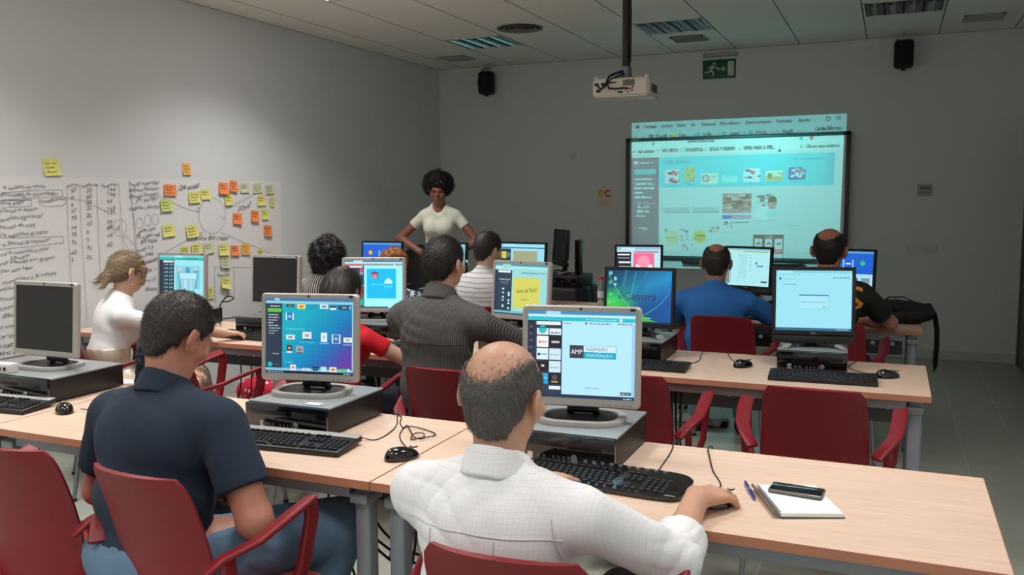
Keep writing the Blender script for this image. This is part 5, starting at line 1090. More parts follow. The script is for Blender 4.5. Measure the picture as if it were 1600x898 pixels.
# black bag on the end of the back row desk
m_bag = mat('bag_nylon', (20,20,23), .75, bump=.6, bscale=160)
t = thing('laptop_bag', 'black laptop bag slumped on the right end of the back-row desk', 'bag', (.06, 5.97, .74), R(4))
F_ = Field((-.26,-.2,-.02), (.26,.2,.25), .008); F_.add(ell((0,0,.045), (.2,.14,.055)), .02).add(ell((-.03,.02,.09), (.16,.11,.045)), .03).add(ell((.08,-.02,.07), (.12,.12,.05)), .03).cut((0,0,.002), (0,0,-1)); V, Q = F_.mesh(2); V = folds(V, Q, .006, 3, 1.5); np_obj('body', [(V, Q)], m_bag, t)
F_ = Field((-.24,-.18,.03), (.24,.18,.2), .007); F_.add(ell((-.01,.0,.1), (.175,.12,.035)), .02).add(ell((.05,-.06,.1), (.1,.05,.035)), .02); V, Q = F_.mesh(1); V = folds(V, Q, .005, 8, 2); np_obj('flap', [(V, Q)], m_bag, t)
q = MB(); q.tube([(-.1,.02,.12),(-.06,0,.155),(.02,-.02,.16),(.08,-.02,.13)], 1, 8, flat=(.014,.004)); q.build('handle', m_bag, t)
q = MB(); q.tube([(.14,.05,.09),(.175,.02,.1),(.2,-.03,.05),(.213,-.05,-.03),(.215,-.06,-.14),(.212,-.04,-.25),(.21,0,-.29),(.216,.05,-.24),(.218,.08,-.1),(.21,.07,.02),(.17,.08,.07)], 1, 8, flat=(.024,.003), up=Vector((0,1,0))); q.build('strap', m_bag, t)
q = MB().box((.05,-.125,.06), (.12,.006,.03), .002); q.build('buckle', mat('bag_grey', (70,72,74), .5), t)
# jacket over the corner of the empty chair, polka dot bag below the desk, cases on the floor
m_denim = mat('denim_jacket', (34,46,60), .85, var=.15, vscale=30, bump=.4, bscale=200)
F_ = Field((-.2,-.16,-.24), (.2,.16,.14), .008)
F_.add(cone((-.12,0,.07), (.12,0,.07), .03, .03), .03).add(cone((-.08,-.02,.05), (-.09,-.04,-.16), .05, .045), .04).add(cone((.04,-.02,.05), (.05,-.04,-.2), .06, .05), .04).add(cone((.12,.0,.05), (.13,-.01,-.12), .04, .035), .04)
V, Q = F_.mesh(1); V = folds(V, Q, .014, 5, 1.6); o = np_obj('denim_jacket', [(V, Q)], m_denim); o.location = (-3.29, 3.16, .775); o.rotation_euler = (0,0,R(-38)); tag(o, 'dark blue jacket hung over the turned empty chair, left of the navy polo man’s head', 'jacket')
m_dot = mat('polka_dot', (206,24,60), .7); n, L, b = nodes_of(m_dot); tc = n.new('ShaderNodeTexCoord'); vo = n.new('ShaderNodeTexVoronoi'); vo.inputs['Scale'].default_value = 19; vo.inputs['Randomness'].default_value = .35
lt = n.new('ShaderNodeMath'); lt.operation = 'LESS_THAN'; lt.inputs[1].default_value = .26; mx = n.new('ShaderNodeMix'); mx.data_type = 'RGBA'; mx.inputs[6].default_value = (*lin((206,24,60)),1); mx.inputs[7].default_value = (*lin((225,215,215)),1)
L.new(tc.outputs['Object'], vo.inputs[0]); L.new(vo.outputs['Distance'], lt.inputs[0]); L.new(lt.outputs[0], mx.inputs[0]); L.new(mx.outputs[2], b.inputs['Base Color'])
def dotbag(x, y, lb, s=1.0, z=0):
    F_ = Field((-.25,-.18,-.01), (.25,.18,.3), .01); F_.add(ell((0,0,.1), (.17*s,.1,.1)), .02).add(cone((-.1*s,0,.08), (.1*s,0,.08), .08, .08), .05).cut((0,0,.002), (0,0,-1)); V, Q = F_.mesh(2); V = folds(V, Q, .012, 2, 1.3)
    t = thing('dotted_bag', lb, 'bag', (x, y, z)); np_obj('body', [(V, Q)], m_dot, t)
    MB().tube([(-.07,0,.17),(-.05,.01,.24),(.02,.02,.26),(.07,.0,.17)], 1, 8, flat=(.012,.003)).build('handle', m_dot, t); return t
x, y = on_desk(405, 630, 0); dotbag(x, y, 'red bag with white dots on the floor under the second-row desk'); x, y = on_desk(1032, 655, 0)
q = MB().box((0,0,.03), (.07,.32,.05), .01); o = q.build('power_strip', mat('white_enamel', (215,216,212), .45)); x, y = on_desk(1092, 662, 0); o.location = (x, y, 0); o.rotation_euler.z = R(80); tag(o, 'white power strip on the floor under the second-row desk', 'power strip')
q = MB().box((0,0,.02), (.16,.1,.04), .012); o = q.build('power_adapter', m_black); x, y = on_desk(1118, 664, 0); o.location = (x, y+.02, 0); tag(o, 'black power brick on the floor beside the white power strip', 'power adapter')
# cables under the desks
def drop(x, y, z0, pts, lb, r=.004): cable('power_cable', lb, [(x,y,z0)]+pts, r, group='cables hanging under the desks')
LB = 'black cable in the tangle under the front desk'
ORD = ['first','second','third','fourth','fifth','sixth','seventh']
for i, P in enumerate([[(-1.78,2.50,.69),(-1.80,2.49,.4),(-1.72,2.5,.1),(-1.6,2.6,.006)],[(-1.72,2.5,.69),(-1.74,2.48,.45),(-1.66,2.46,.2),(-1.5,2.5,.05),(-1.3,2.6,.006)],[(-1.85,2.5,.69),(-1.70,2.42,.52),(-1.5,2.4,.38),(-1.3,2.45,.30),(-1.1,2.5,.26)],[(-1.84,2.52,.69),(-1.66,2.42,.46),(-1.45,2.42,.30),(-1.2,2.45,.2),(-1.0,2.5,.15)],[(-1.44,2.46,.69),(-1.43,2.46,.4),(-1.5,2.44,.15),(-1.62,2.4,.03),(-1.8,2.4,.006)],[(-1.66,2.5,.69),(-1.6,2.47,.45),(-1.45,2.5,.33),(-1.25,2.55,.34),(-1.1,2.55,.4)],[(-1.62,2.5,.69),(-1.64,2.47,.35),(-1.6,2.42,.12),(-1.65,2.4,.006)]]): cable('power_cable', LB+', %s from the left' % ORD[i], P, .0045, group='black cables under the front desks')
LB = 'black cable under the second-row desk between the empty chairs'
for i, P in enumerate(([(-.95,4.1,.69),(-.94,4.1,.4),(-.9,4.1,.15),(-.8,4.1,.006)],[(-.9,4.1,.69),(-.9,4.08,.45),(-.88,4.05,.3),(-.78,4.05,.006)],[(-.95,4.18,.69),(-.9,4.05,.28),(-.8,4.05,.12),(-.65,4.08,.07),(-.45,4.1,.16),(-.3,4.15,.35),(-.22,4.18,.69)],[(-1.02,4.18,.69),(-.98,4.05,.3),(-.93,4.02,.22),(-.84,4.02,.17),(-.7,4.1,.012)])): cable('power_cable', LB+', %s one' % ('straight left','straight right','sagging thick','short')[i], P, .005, group='black cables under the second-row desk')
LB = 'black cable under the desk below the switched-off second-row monitor'
for k, x in enumerate((-3.66,-3.58,-3.5,-3.3,-3.2,-3.06)): cable('power_cable', LB+', %s from the left' % ORD[k], [(x,4.2,.66),(x+.02,4.17,.4),(x-.03+.02*k,4.14,.2),(x+.06,4.1,.006)], .004, group='black cables under the left second-row desk')
cable('power_cable', 'black looped cable standing up beside the pale poster monitor', [(-3.90,4.30,.743),(-3.93,4.33,.84),(-3.9,4.34,.90),(-3.86,4.34,.925),(-3.82,4.34,.915),(-3.85,4.34,.895),(-3.92,4.34,.885)], .004)
# ---- equipment trolley in the left back area
tx, ty = -2.70, 7.35
t = thing('equipment_cabinet', 'dark equipment cabinet against the back, draped with cables', 'cabinet', (tx, ty, 0), R(-8)); m_cab = mat('cabinet_charcoal', (44,44,44), .55)
MB().box((0,0,.38), (.5,.45,.74), .03, seg=3).build('body', m_cab, t); MB().box((-.05,-.229,.36), (.3,.008,.5), .004).build('door', mat('cabinet_door', (36,36,37), .5), t)
for sx in (-1, 1):
    for sy in (-1, 1): MB().cyl((sx*.2,sy*.18,.02), (sx*.2,sy*.18,0), .02, n=12).build('foot', m_black, t)
t = thing('amplifier', 'black amplifier box lying tilted on the equipment cabinet', 'amplifier', (tx+.01, ty-.02, .752), R(-4))
MB().box((0,0,.05), (.44,.34,.1), .01).build('case', m_black, t); MB().box((0,-.172,.05), (.4,.006,.06), .003).build('front_panel', m_gloss, t); [MB().cyl((-.14+.07*k,-.176,.05), (-.14+.07*k,-.186,.05), .012, n=14).build('knob', m_cab, t) for k in range(5)]
q_t = monitor(tx-.02, ty-.02, .854, -50, 'small switched-off black monitor turned sideways on the amplifier', None, 'dell', w=.34, h=.29, zc=.25)
q = thing('tower_speaker', 'slim black speaker standing behind the sideways monitor', 'speaker', (tx+.13, ty+.06, .854)); MB().box((0,0,.15), (.05,.09,.3), .008).build('cabinet', m_black, q); MB().box((0,-.047,.16), (.04,.004,.24), .002).build('grille', mat('grille_black', (9,9,10), .8), q)
for k, P in enumerate([[(.18,-.1,.84),(.27,-.15,.72),(.29,-.16,.5),(.27,-.16,.2),(.28,-.1,.006)],[(.15,-.12,.84),(.25,-.2,.8),(.27,-.22,.5),(.25,-.2,.25),(.3,-.16,.006)],[(.1,-.1,.85),(.3,-.12,.78),(.33,-.14,.45),(.3,-.14,.15),(.34,-.1,.006)],[(.2,-.05,.85),(.26,-.12,.68),(.23,-.26,.55),(.25,-.27,.3),(.27,-.26,.006)]]): cable('audio_cable', 'black cable draped down the right side of the equipment cabinet, %s' % ('inner one','outer one','outermost, bulging right','crossing the door')[k], [(tx+a, ty+b_, c) for a, b_, c in P], .008, group='cables on the equipment cabinet')

# dark office chair by the wall behind the back row
ox, oy = -4.10, 7.25
t = thing('office_chair', 'dark high-backed office chair standing behind the back row, beside the ginger curls', 'chair', (ox, oy, 0), R(-150))
m_of = mat('office_black', (30,28,29), .6); m_mar = mat('maroon_cloth', (70,16,24), .85)
def ob(u, v):
    a = 2*u-1; hw = .2*math.sqrt(max(0.02, 1-max(0, (v-.72)/.29)**2)); return (hw*a, -.2-.07*v+.05*a*a, .5+.58*v)
MB().grid(ob, 20, 24, .03).build('backrest', m_of, t, angle=70); MB().grid(lambda u, v: (ob(.5+(u-.5)*.86, .04+v*.9)[0]*.95, ob(.5+(u-.5)*.86, .04+v*.9)[1]+.012+.0, ob(u, .04+v*.9)[2]), 16, 20, .012).build('back_pad', m_mar, t, angle=70)
MB().box((0,0,.46), (.46,.44,.08), .035, seg=4).build('seat', m_mar, t); MB().cyl((0,0,.42), (0,0,.1), .028).build('column', m_of, t); q = MB().box((0,-.2,.47),(.06,.08,.03),.008)
q.build('back_bracket', m_of, t)
for k in range(5):
    a = 2*PI*k/5; lg = MB().tube([(0,0,.11),(.14*math.cos(a),.14*math.sin(a),.1),(.27*math.cos(a),.27*math.sin(a),.07)], [1,.9,.6], 10, flat=(.022,.016)).build('leg', m_of, t); MB().cyl((.27*math.cos(a)-.01,.27*math.sin(a),.028),(.27*math.cos(a)+.014,.27*math.sin(a),.028), .027, n=14).build('caster', m_of, lg)
# ================================================================== PEOPLE
def skin_mat(name, rgb): return mat(name, rgb, .5, var=.10, vscale=14, bump=.2, bscale=220, sss=.12)
sk_tan = skin_mat('skin_tan', (190,144,120)); sk_red = skin_mat('skin_ruddy', (172,116,96)); sk_pale = skin_mat('skin_pale', (208,166,144)); sk_dark = skin_mat('skin_brown', (140,92,74))
def hair_mat(name, rgb, var=.35, rough=.45): return mat(name, rgb, rough, var=var, vscale=160, bump=.7, bscale=260)
A3 = lambda *a: np.array(a, float)
def unit(v): v = np.array(v, float); return v/(np.linalg.norm(v)+1e-9)
def rotm(yaw, pitch, roll=0):     # head frame: x right, y forward, z up ; pitch>0 looks down
    return np.array((Matrix.Rotation(R(yaw), 3, 'Z') @ Matrix.Rotation(R(-pitch), 3, 'X') @ Matrix.Rotation(R(roll), 3, 'Y')))
def ik(S, Wt, l1, l2, pole):
    d = Wt-S; L_ = np.linalg.norm(d)
    if L_ > (l1+l2)*.995: Wt = S+d/L_*(l1+l2)*.995; d = Wt-S; L_ = np.linalg.norm(d)
    a = (l1*l1-l2*l2+L_*L_)/(2*L_); h = math.sqrt(max(0, l1*l1-a*a)); u = d/L_; p = pole-u*(pole@u); p = p/(np.linalg.norm(p)+1e-9)
    return S+u*a+p*h, Wt
def hand_prims(Wr, D, N, side, s=1.0, curl=35, spread=1.0, thumb=.6):
    """palm, five fingers: Wr wrist, D pointing direction, N back-of-hand normal; side +1 right"""
    D = unit(D); N = unit(N-D*(np.array(N)@D)); X = np.cross(D, N)*side       # towards the thumb is -X
    out = []; lat = [-.027, -.009, .009, .026]; ln = [.086, .092, .088, .078]; fl = [.040, .045, .041, .032]
    for i in range(4):
        K = Wr+(D*ln[i]+X*lat[i]*1.05)*s
        out.append((cone(Wr+D*.012*s+X*lat[i]*.62*s, K-N*.002, .0165*s, .0115*s), .012))
        a = 0; P = K.copy(); r0 = .0098*s; dl = unit(D+X*lat[i]*4*spread)
        for j, (f_, ca) in enumerate(((1, curl*.55), (.62, curl*.9), (.48, curl*.6))):
            a += R(ca); dd = dl*math.cos(a)-N*math.sin(a); Q = P+dd*fl[i]*f_*s; out.append((cone(P, Q, r0, r0*.9), .004)); P = Q; r0 *= .9
    T0 = Wr+(D*.02-X*.022)*s; T1 = T0+(D*.030-X*.026-N*.010)*s; T2 = T1+(D*.030-X*(.014 if thumb > .5 else -.002)-N*.008)*s; T3 = T2+(D*.024+X*.004-N*.006)*s
    out += [(cone(T0, T1, .018*s, .0135*s), .012), (cone(T1, T2, .0115*s, .0105*s), .006), (cone(T2, T3, .0102*s, .0085*s), .005)]
    return out
def person(name, label, loc, yaw=0, top=1.25, lean=12, side_lean=0, twist=0, head=(0,10,0), hands=(None,None), poles=((1,-.4,-.5),(-1,-.4,-.5)), skin=None, build=1.0, shoulder=.19,
           shirt=None, shirt_m=None, sleeve='short', collar=False, legs=((.14,.42),(-.14,.42)), feet=None, trousers=None, shoes=True, vox=.0085, hair=None, hair_m=None, standing=False, neck_fwd=.03, handD=(None,None), handN=(None,None), curl=(30,30),
           bald=None, hs=1.0, hem=None, fold=.005, face=False, skirt=False, waist=None, wid=1.0, slv_m=None):
    yr = R(yaw); cy, sy_ = math.cos(yr), math.sin(yr); loc = np.array(loc, float)
    def loc_(p): p = np.array(p, float)-np.array([loc[0], loc[1], 0]); return A3(p[0]*cy+p[1]*sy_, -p[0]*sy_+p[1]*cy, p[2])
    pz = .93 if standing else .535; base_top = 1.70 if standing else 1.25; s = (top-pz)/(base_top-pz)
    la, sl = R(lean), R(side_lean); up = unit(A3(math.sin(sl), math.sin(la), math.cos(la)*math.cos(sl)))
    P0 = A3(0,0,pz); up1 = unit(up*.8+A3(0,-.12,.35)); Hz = top-.11*hs; rise = .155*up1[2]+.16*up[2]+.145*unit(up+A3(0,.10,0))[2]; s = (Hz-(.128 if standing else .150)*hs-pz)/rise; P1 = P0+up1*.155*s; P2 = P1+up*.16*s; P3 = P2+unit(up+A3(0,.10,0))*.145*s
    tw = Matrix.Rotation(R(twist), 3, 'Z'); sx = np.array(tw @ Vector((1,0,0))); sx = unit(sx-up*(sx@up)*.8)
    Hc = P3+up*.07*s+A3(0,neck_fwd,.045)+A3(0,0,.0); Hc = Hc+A3(0,0,(top-.11*hs)-Hc[2]); HR = rotm(*head); hp_ = lambda x, y, z: Hc+HR@A3(x, y, z)*hs
    fy = unit(np.cross(A3(0,0,1), sx)); w = build
    SR = P3-up*.088*s+sx*shoulder; SL = P3-up*.088*s-sx*shoulder
    l1, l2 = .282, .25
    Wd = [loc_(h) if h is not None else None for h in hands]
    if Wd[0] is None: Wd[0] = A3(.16,.30,.62)
    if Wd[1] is None: Wd[1] = A3(-.16,.30,.62)
    ER, WR = ik(SR, Wd[0], l1, l2, A3(*poles[0])); EL, WL = ik(SL, Wd[1], l1, l2, A3(*poles[1]))
    torsoP = [(ell(P0+A3(0,0,.0), (.165*w,.125*w,.12)), .03), (ell(P1, (.146*w,.106*w,.13*s)), .04), (ell(P2-up*.01, (.155*w*wid,.104*w,.15*s)), .04), (cone(P3-up*.088+sx*(shoulder-.035), P3-up*.088-sx*(shoulder-.035), .052*w, .052*w), .04),
              (cone(P3-up*.012, SR-sx*.03, .042, .045*w), .04), (cone(P3-up*.012, SL+sx*.03, .042, .045*w), .04)]
    if face and not standing is None: pass
    if hem == 'bust' or hair_bust.get(name): torsoP += [(ell(P2+sx*.062+fy*.085-up*.02, (.06,.055,.065)), .04), (ell(P2-sx*.062+fy*.085-up*.02, (.06,.055,.065)), .04)]
    ar = .0415*w; armP = []
    for S_, E_, W__ in ((SR, ER, WR), (SL, EL, WL)):
        armP += [(cone(S_, E_, ar*1.12, ar*.88), .03), (cone(E_, E_+(W__-E_)*.35, ar*.9, ar*.92), .02), (cone(E_+(W__-E_)*.35, W__, ar*.9, .0265*w**.5), .02)]
    hipz = pz-.02; legP = []; JJ = []
    for k, (sg, (kx, ky)) in enumerate(((1, legs[0]), (-1, legs[1]))):
        Hj = A3(sg*.09*w, .02, hipz)
        if standing: K = A3(kx, .03, .48); An = A3(kx*1.05, 0, .075)
        else: K = A3(kx, ky, hipz-.01); An = A3(*(feet[k] if feet else (kx, ky+.02)), .085)
        JJ.append((Hj, K, An)); legP += [(cone(Hj, K, .088*w, .06*w), .03), (cone(K, K+(An-K)*.35, .058*w, .056*w), .02), (cone(K+(An-K)*.35, An, .055*w, .036), .02), (cone(An, An+A3(0,.11,-.045), .035, .028), .02), (cone(An, An+A3(0,-.03,-.045), .03, .028), .02)]
    neckP = (cone(hp_(0,-.012,-.055), P3-up*.014+A3(0,.004,0), .053*hs*(w**.4), .055*w**.4), .025)
    allp = torsoP+armP+legP+[neckP]
    lo = np.min([p[0][1] for p in allp], 0)-.04; hi = np.max([p[0][2] for p in allp], 0)+.04
    # --- body in one piece (coarse) + head and hands from finer cells, same surface
    B = Field(lo, hi, vox)
    for p, k in torsoP: B.add(p, k, infl=-.006)
    for p, k in armP+legP: B.add(p, k, infl=-.003 if False else 0)
    B.add(*neckP); B.add(ell(hp_(0,-.008,.02), A3(.074,.094,.088)*hs, HR), .02)
    parts = [B.mesh(1)]
    hv = max(.0042, vox*.55)
    Hf = Field(Hc-.17, Hc+.17, hv); h_ = lambda c, r, k, op='u': Hf.add(ell(hp_(*c), A3(*r)*hs, HR), k, op)
    h_((0,-.012,.022), (.076,.096,.088), .02); h_((0,.022,-.035), (.060,.068,.07), .03); h_((0,.055,-.082), (.032,.03,.024), .03)
    Hf.add(neckP[0], .03)
    h_((0,.088,-.018), (.011,.016,.022), .012); h_((0,.100,-.030), (.013,.012,.009), .01); h_((0,.084,.016), (.045,.012,.010), .014)
    for sg in (-1, 1):
        h_((sg*.030,.094,-.002), (.016,.012,.010), .008, 's'); h_((sg*.029,.079,-.003), (.0135,.0125,.0115), .003); h_((sg*.042,.062,-.03), (.024,.022,.018), .02)
        h_((sg*.084,-.010,-.012), (.0085,.019,.031), .006); h_((sg*.093,-.024,-.008), (.006,.011,.027), .006); h_((sg*.0885,-.001,-.008), (.006,.010,.018), .004, 's'); h_((sg*.080,-.006,-.037), (.008,.01,.011), .008)
    h_((0,.088,-.055), (.022,.010,.005), .006); h_((0,.086,-.064), (.019,.010,.006), .005); h_((0,.1,-.0595), (.02,.006,.0012), .002, 's')
    parts.append(Hf.mesh(1))
    for k, (E_, W__, sg) in enumerate(((ER, WR, 1), (EL, WL, -1))):
        fd = unit(W__-E_); D = unit(loc_dir(handD[k], yr)) if handD[k] is not None else unit(fd*A3(1,1,.4)); N = A3(*handN[k]) if handN[k] is not None else A3(0,0,1)
        hpz = hand_prims(W__, D, N, sg, (.93 if w < .93 else 1.0)*hs, curl[k]); c = W__+D*.08
        G = Field(c-.15, c+.15, .0036 if vox < .008 else .005); G.add(cone(W__-fd*.07, W__+D*.01, .0315*w**.5, .0265*w**.5), .01)
        for p, kk in hpz: G.add(p, kk)
        parts.append(G.mesh(1))
    body = np_obj(name, parts, skin or sk_tan); tag(body, label, 'person'); body.location = (loc[0], loc[1], 0); body.rotation_euler = (0,0,yr)
    # --- shirt
    nplane = P3+up*.004; fitv = .009
    F_ = Field(lo-.02, hi+.02, vox)
    for p, k in torsoP: F_.add(p, k, infl=fitv)
    F_.add(cone(P3+up*.03, P3-up*.06, .052*w**.5, .075), .03, infl=.006)
    slp = []
    for S_, E_, W__ in ((SR, ER, WR), (SL, EL, WL)):
        if sleeve == 'short': slp.append(cone(S_, E_, ar*1.3, ar*1.45, cut=.66))
        elif sleeve == 'cap': slp.append(cone(S_, E_, ar*1.25, ar*1.3, cut=.38))
        elif sleeve == 'rolled': slp += [cone(S_, E_, ar*1.36, ar*1.24), cone(E_, W__, ar*1.28, ar*1.2, cut=.34)]
        else: slp += [cone(S_, E_, ar*1.4, ar*1.22), cone(E_, W__, ar*1.25, ar*.95, cut=.93)]
    for p in slp: F_.add(p, .022)
    hz = (pz-.055) if hem in (None, 'bust') else hem
    if not standing: hz = waist or .50
    F_.cut((0,0,hz), (0,0,-1)); F_.cut(P3+up*(.052 if collar else .036)+A3(0,-.02,0), unit(up+A3(0,.35,0)))
    if shirt == 'vneck': F_.add(cone(P3+fy*.05+up*.05, P3+fy*.13-up*.125, .085, .012), .006, 's')
    V, Q = F_.mesh(1); V = folds(V, Q, fold, seed=len(name)+int(loc[0]*10))
    np_obj('shirt', [(V, Q)], shirt_m, body)
    if sleeve == 'rolled':
        for E_, W__ in ((ER, WR), (EL, WL)):
            G = Field(E_-.2, E_+.2, vox); G.add(cone(E_+(W__-E_)*.16, E_+(W__-E_)*.37, ar*1.36, ar*1.34, cut=1.0), .004)
            V, Q = G.mesh(1); V = folds(V, Q, .004, 4, 1.5); np_obj('rolled_cuff', [(V, Q)], shirt_m, body)
    if collar:
        ca, cb = P3-up*.012+A3(0,-.012,0), P3+up*.05+A3(0,.006,0); G = Field(P3-.14, P3+.14, min(vox, .006)); n_ = unit(cb-ca)
        G.add(cone(ca-n_*.03, cb+n_*.03, .080*w**.4, .0635*w**.4), .001); G.cut(ca+(cb-ca)*.72, unit(n_+A3(0,.25,0))); G.cut(ca-n_*.008, -n_)
        G.add(cone(cb-n_*.005, cb+n_*.08, .056*w**.4, .060*w**.4), .002, 's'); V, Q = G.mesh(2); np_obj('collar', [(V, Q)], shirt_m, body)
    # --- legs
    F_ = Field(lo-.02, hi+.02, vox)
    F_.add(ell(P0+A3(0,0,-.01), (.168*w,.13*w,.115)), .03, infl=.012)
    if skirt:
        for Hj, K, An in JJ: F_.add(cone(Hj, K+(K-Hj)*.0, .1*w, .085*w), .08, infl=.01)
        F_.add(cone((JJ[0][1]+JJ[1][1])/2, (JJ[0][2]+JJ[1][2])/2+A3(0,0,.2), .12, .13, cut=.9), .06)
    else:
        for Hj, K, An in JJ: F_.add(cone(Hj, K, .094*w, .070*w), .04, infl=.006).add(cone(K, An, .07*w, .052, cut=.97), .02)
    
    if waist: F_.add(ell(P1, (.15*w,.112*w,.14*s)), .04, infl=.010)
    F_.cut((0,0,waist+.02 if waist else pz+.07), (0,0,1)); V, Q = F_.mesh(1); V = folds(V, Q, .003, seed=9+len(name)); np_obj('skirt' if skirt else 'trousers', [(V, Q)], trousers, body)
    if shoes:
        for k, (Hj, K, An) in enumerate(JJ):
            G = Field(An-A3(.1,.14,.1), An+A3(.1,.24,.08), .008); G.add(cone((An[0],An[1]-.02,.04), (An[0],An[1]+.14,.032), .042, .038), .02).add(cone(An+A3(0,0,0), (An[0],An[1]+.05,.04), .042, .04), .03).cut((0,0,.004), (0,0,-1)).cut(An+A3(0,0,.02), (0,0,1))
            np_obj('shoe', [G.mesh(1)], mat('shoe_black', (28,27,28), .5), body)
    # --- hair
    if hair: hair(body, Hc, HR, hs, hair_m, hv)
    return body, Hc, HR
def loc_dir(v, yr): c, s = math.cos(yr), math.sin(yr); return A3(v[0]*c+v[1]*s, -v[0]*s+v[1]*c, v[2])
hair_bust = {}
def strands(body, V, N, Hc, HR, n, ln, wd, m, flow=(0,-.2,-1), lift=.35, name='hair_strands', curlr=0, seed=1, jit=.3):
    rg = np.random.RandomState(seed); idx = rg.randint(0, len(V), n); P = V[idx]; Nn = N[idx]; fl = HR@A3(*flow)
    T = fl[None,:]-Nn*(Nn@fl)[:,None]; T /= np.linalg.norm(T, axis=1)[:,None]+1e-6; T += rg.randn(n,3)*jit; D = T+Nn*lift; D /= np.linalg.norm(D, axis=1)[:,None]
    S_ = np.cross(D, Nn); S_ /= np.linalg.norm(S_, axis=1)[:,None]+1e-6; L_ = ln*(.6+.8*rg.rand(n))[:,None]
    if curlr:
        segs = 7; VV = []; k = np.arange(segs+1); ph = rg.rand(n)*6.28
        for j in k:
            t = j/segs; a = ph+t*9; c = P+D*L_*t+(S_*np.cos(a)[:,None]+np.cross(D,S_)*np.sin(a)[:,None])*curlr*min(1, t*3); VV += [c-S_*wd, c+S_*wd]
        VV = np.stack(VV, 1).reshape(-1, 3); b_ = np.arange(n)*(2*(segs+1)); Q = np.concatenate([np.stack([b_+2*j, b_+2*j+1, b_+2*j+3, b_+2*j+2], 1) for j in range(segs)])
    else:
        a = P-Nn*.002-S_*wd; b_ = P-Nn*.002+S_*wd; M_ = P+D*L_*.55+Nn*.001; c = M_+S_*wd*.8; d = M_-S_*wd*.8; E_ = P+D*L_-Nn*lift*L_*.5; e = E_+S_*wd*.2; f = E_-S_*wd*.2
        VV = np.stack([a,b_,c,d,e,f], 1).reshape(-1, 3); k = np.arange(n)*6; Q = np.concatenate([np.stack([k,k+1,k+2,k+3], 1), np.stack([k+3,k+2,k+4,k+5], 1)])
    o = np_obj(name, [(VV, Q)], m, body, smooth=False); o['kind'] = 'stuff'; return o
def head_local(V, Hc, HR, hs): return ((V-Hc)@HR)/hs
def short_hair(thick=.011, n=5000, ln=.012, crown=0, front=.05, curly=0, nape=-.092, wd=.0006, beard=False, thin=0, seed=1, jit=.3):
    def f(body, Hc, HR, hs, m, hv):
        P = lambda x, y, z: Hc+HR@A3(x, y, z)*hs; F_ = Field(Hc-.17, Hc+.17, hv)
        F_.add(ell(P(0,-.013,.022), A3(.0765,.0965,.0885)*hs, HR), .01, infl=thick*hs); F_.add(ell(P(0,-.045,-.045), A3(.056,.040,.05)*hs, HR), .03, infl=thick*.15*hs)
        def reg(x, y, z):
            X = x-Hc[0]; Y = y-Hc[1]; Z = z-Hc[2]; lx = (HR[0][0]*X+HR[1][0]*Y+HR[2][0]*Z)/hs; ly = (HR[0][1]*X+HR[1][1]*Y+HR[2][1]*Z)/hs; lz = (HR[0][2]*X+HR[1][2]*Y+HR[2][2]*Z)/hs
            a = np.maximum(ly-front-.25*(lz-.05)*(lz < .05), nape-lz)                    # forehead and nape limits
            b_ = np.minimum((ly+.006)*.9, .5)*.0+np.maximum(ly-.012-.9*np.maximum(lz-.0, 0)-(.0), -(lz+.2))        # temple: hair recedes in front of the ears below the brow
            tmp = np.where(lz < .045, ly-(.018+.75*np.maximum(lz, -.02)), -.1)
            ear = .034-np.sqrt(((ly+.004)/.9)**2+(lz+.018)**2); ear = np.where(np.abs(lx) > .055, ear*.8, -.1)
            nk = np.where(lz < -.045, np.abs(lx)-(.058+.5*(lz+.045)), -.1); nk = np.maximum(nk, np.where(lz < -.03, (ly+.028+.25*(lz+.03)), -.1))
            d = np.maximum(np.maximum(np.maximum(a, tmp), ear), nk)
            if crown: cr = crown+.005*np.sin(lx*190)*np.sin(ly*170+lz*120)-np.sqrt(lx**2/.55+(ly+.045)**2/1.6+(lz-.112)**2/1.0); d = np.maximum(np.maximum(d, cr), np.minimum(ly-.005, lz-.05))
            return d*hs
        F_.keep(reg); V, Q = F_.mesh(1); N = vnorm(V, Q)
        jt = np.sin(V@A3(210,160,90))*np.sin(V@A3(-120,230,140)); V2 = V+N*(jt*.0014)[:,None]
        if curly: V2 = V2+N*((np.sin(V@A3(150,60,20))*np.sin(V@A3(-40,150,70))*np.sin(V@A3(60,-30,160)))*curly)[:,None]
        o = np_obj('hair', [(V2, Q)], m, body)
        if crown:      # thin scattered hairs over the bald crown's rim
            rg = np.random.RandomState(seed+40); u = rg.randn(n*2, 3); u /= np.linalg.norm(u, axis=1)[:,None]; r3 = A3(.0765,.0965,.0885)+thick*.2; l = u*r3+A3(0,-.013,.022)
            crv = crown-np.sqrt(l[:,0]**2/.55+(l[:,1]+.045)**2/1.6+(l[:,2]-.112)**2); k_ = (l[:,2] > .03) & (l[:,1] < -.01) & (crv > -.012) & (rg.rand(len(l)) < np.exp(-np.maximum(crv, 0)/.012)*.8)
            Ps = Hc+(l[k_]@HR.T)*hs; Ns = (u[k_]/r3); Ns /= np.linalg.norm(Ns, axis=1)[:,None]; Ns = Ns@HR.T
            if len(Ps) > 10: strands(body, Ps, Ns, Hc, HR, len(Ps), ln*.9, wd*.8, m, flow=(0,-.6,-.8), lift=.25, seed=seed+3, name='thin_hair')
        c = V.mean(0); out = ((V-c)*N).sum(1) > 0; strands(body, V2[out], N[out], Hc, HR, n, ln, wd, m, seed=seed, curlr=.003 if curly else 0, jit=jit)
    return f
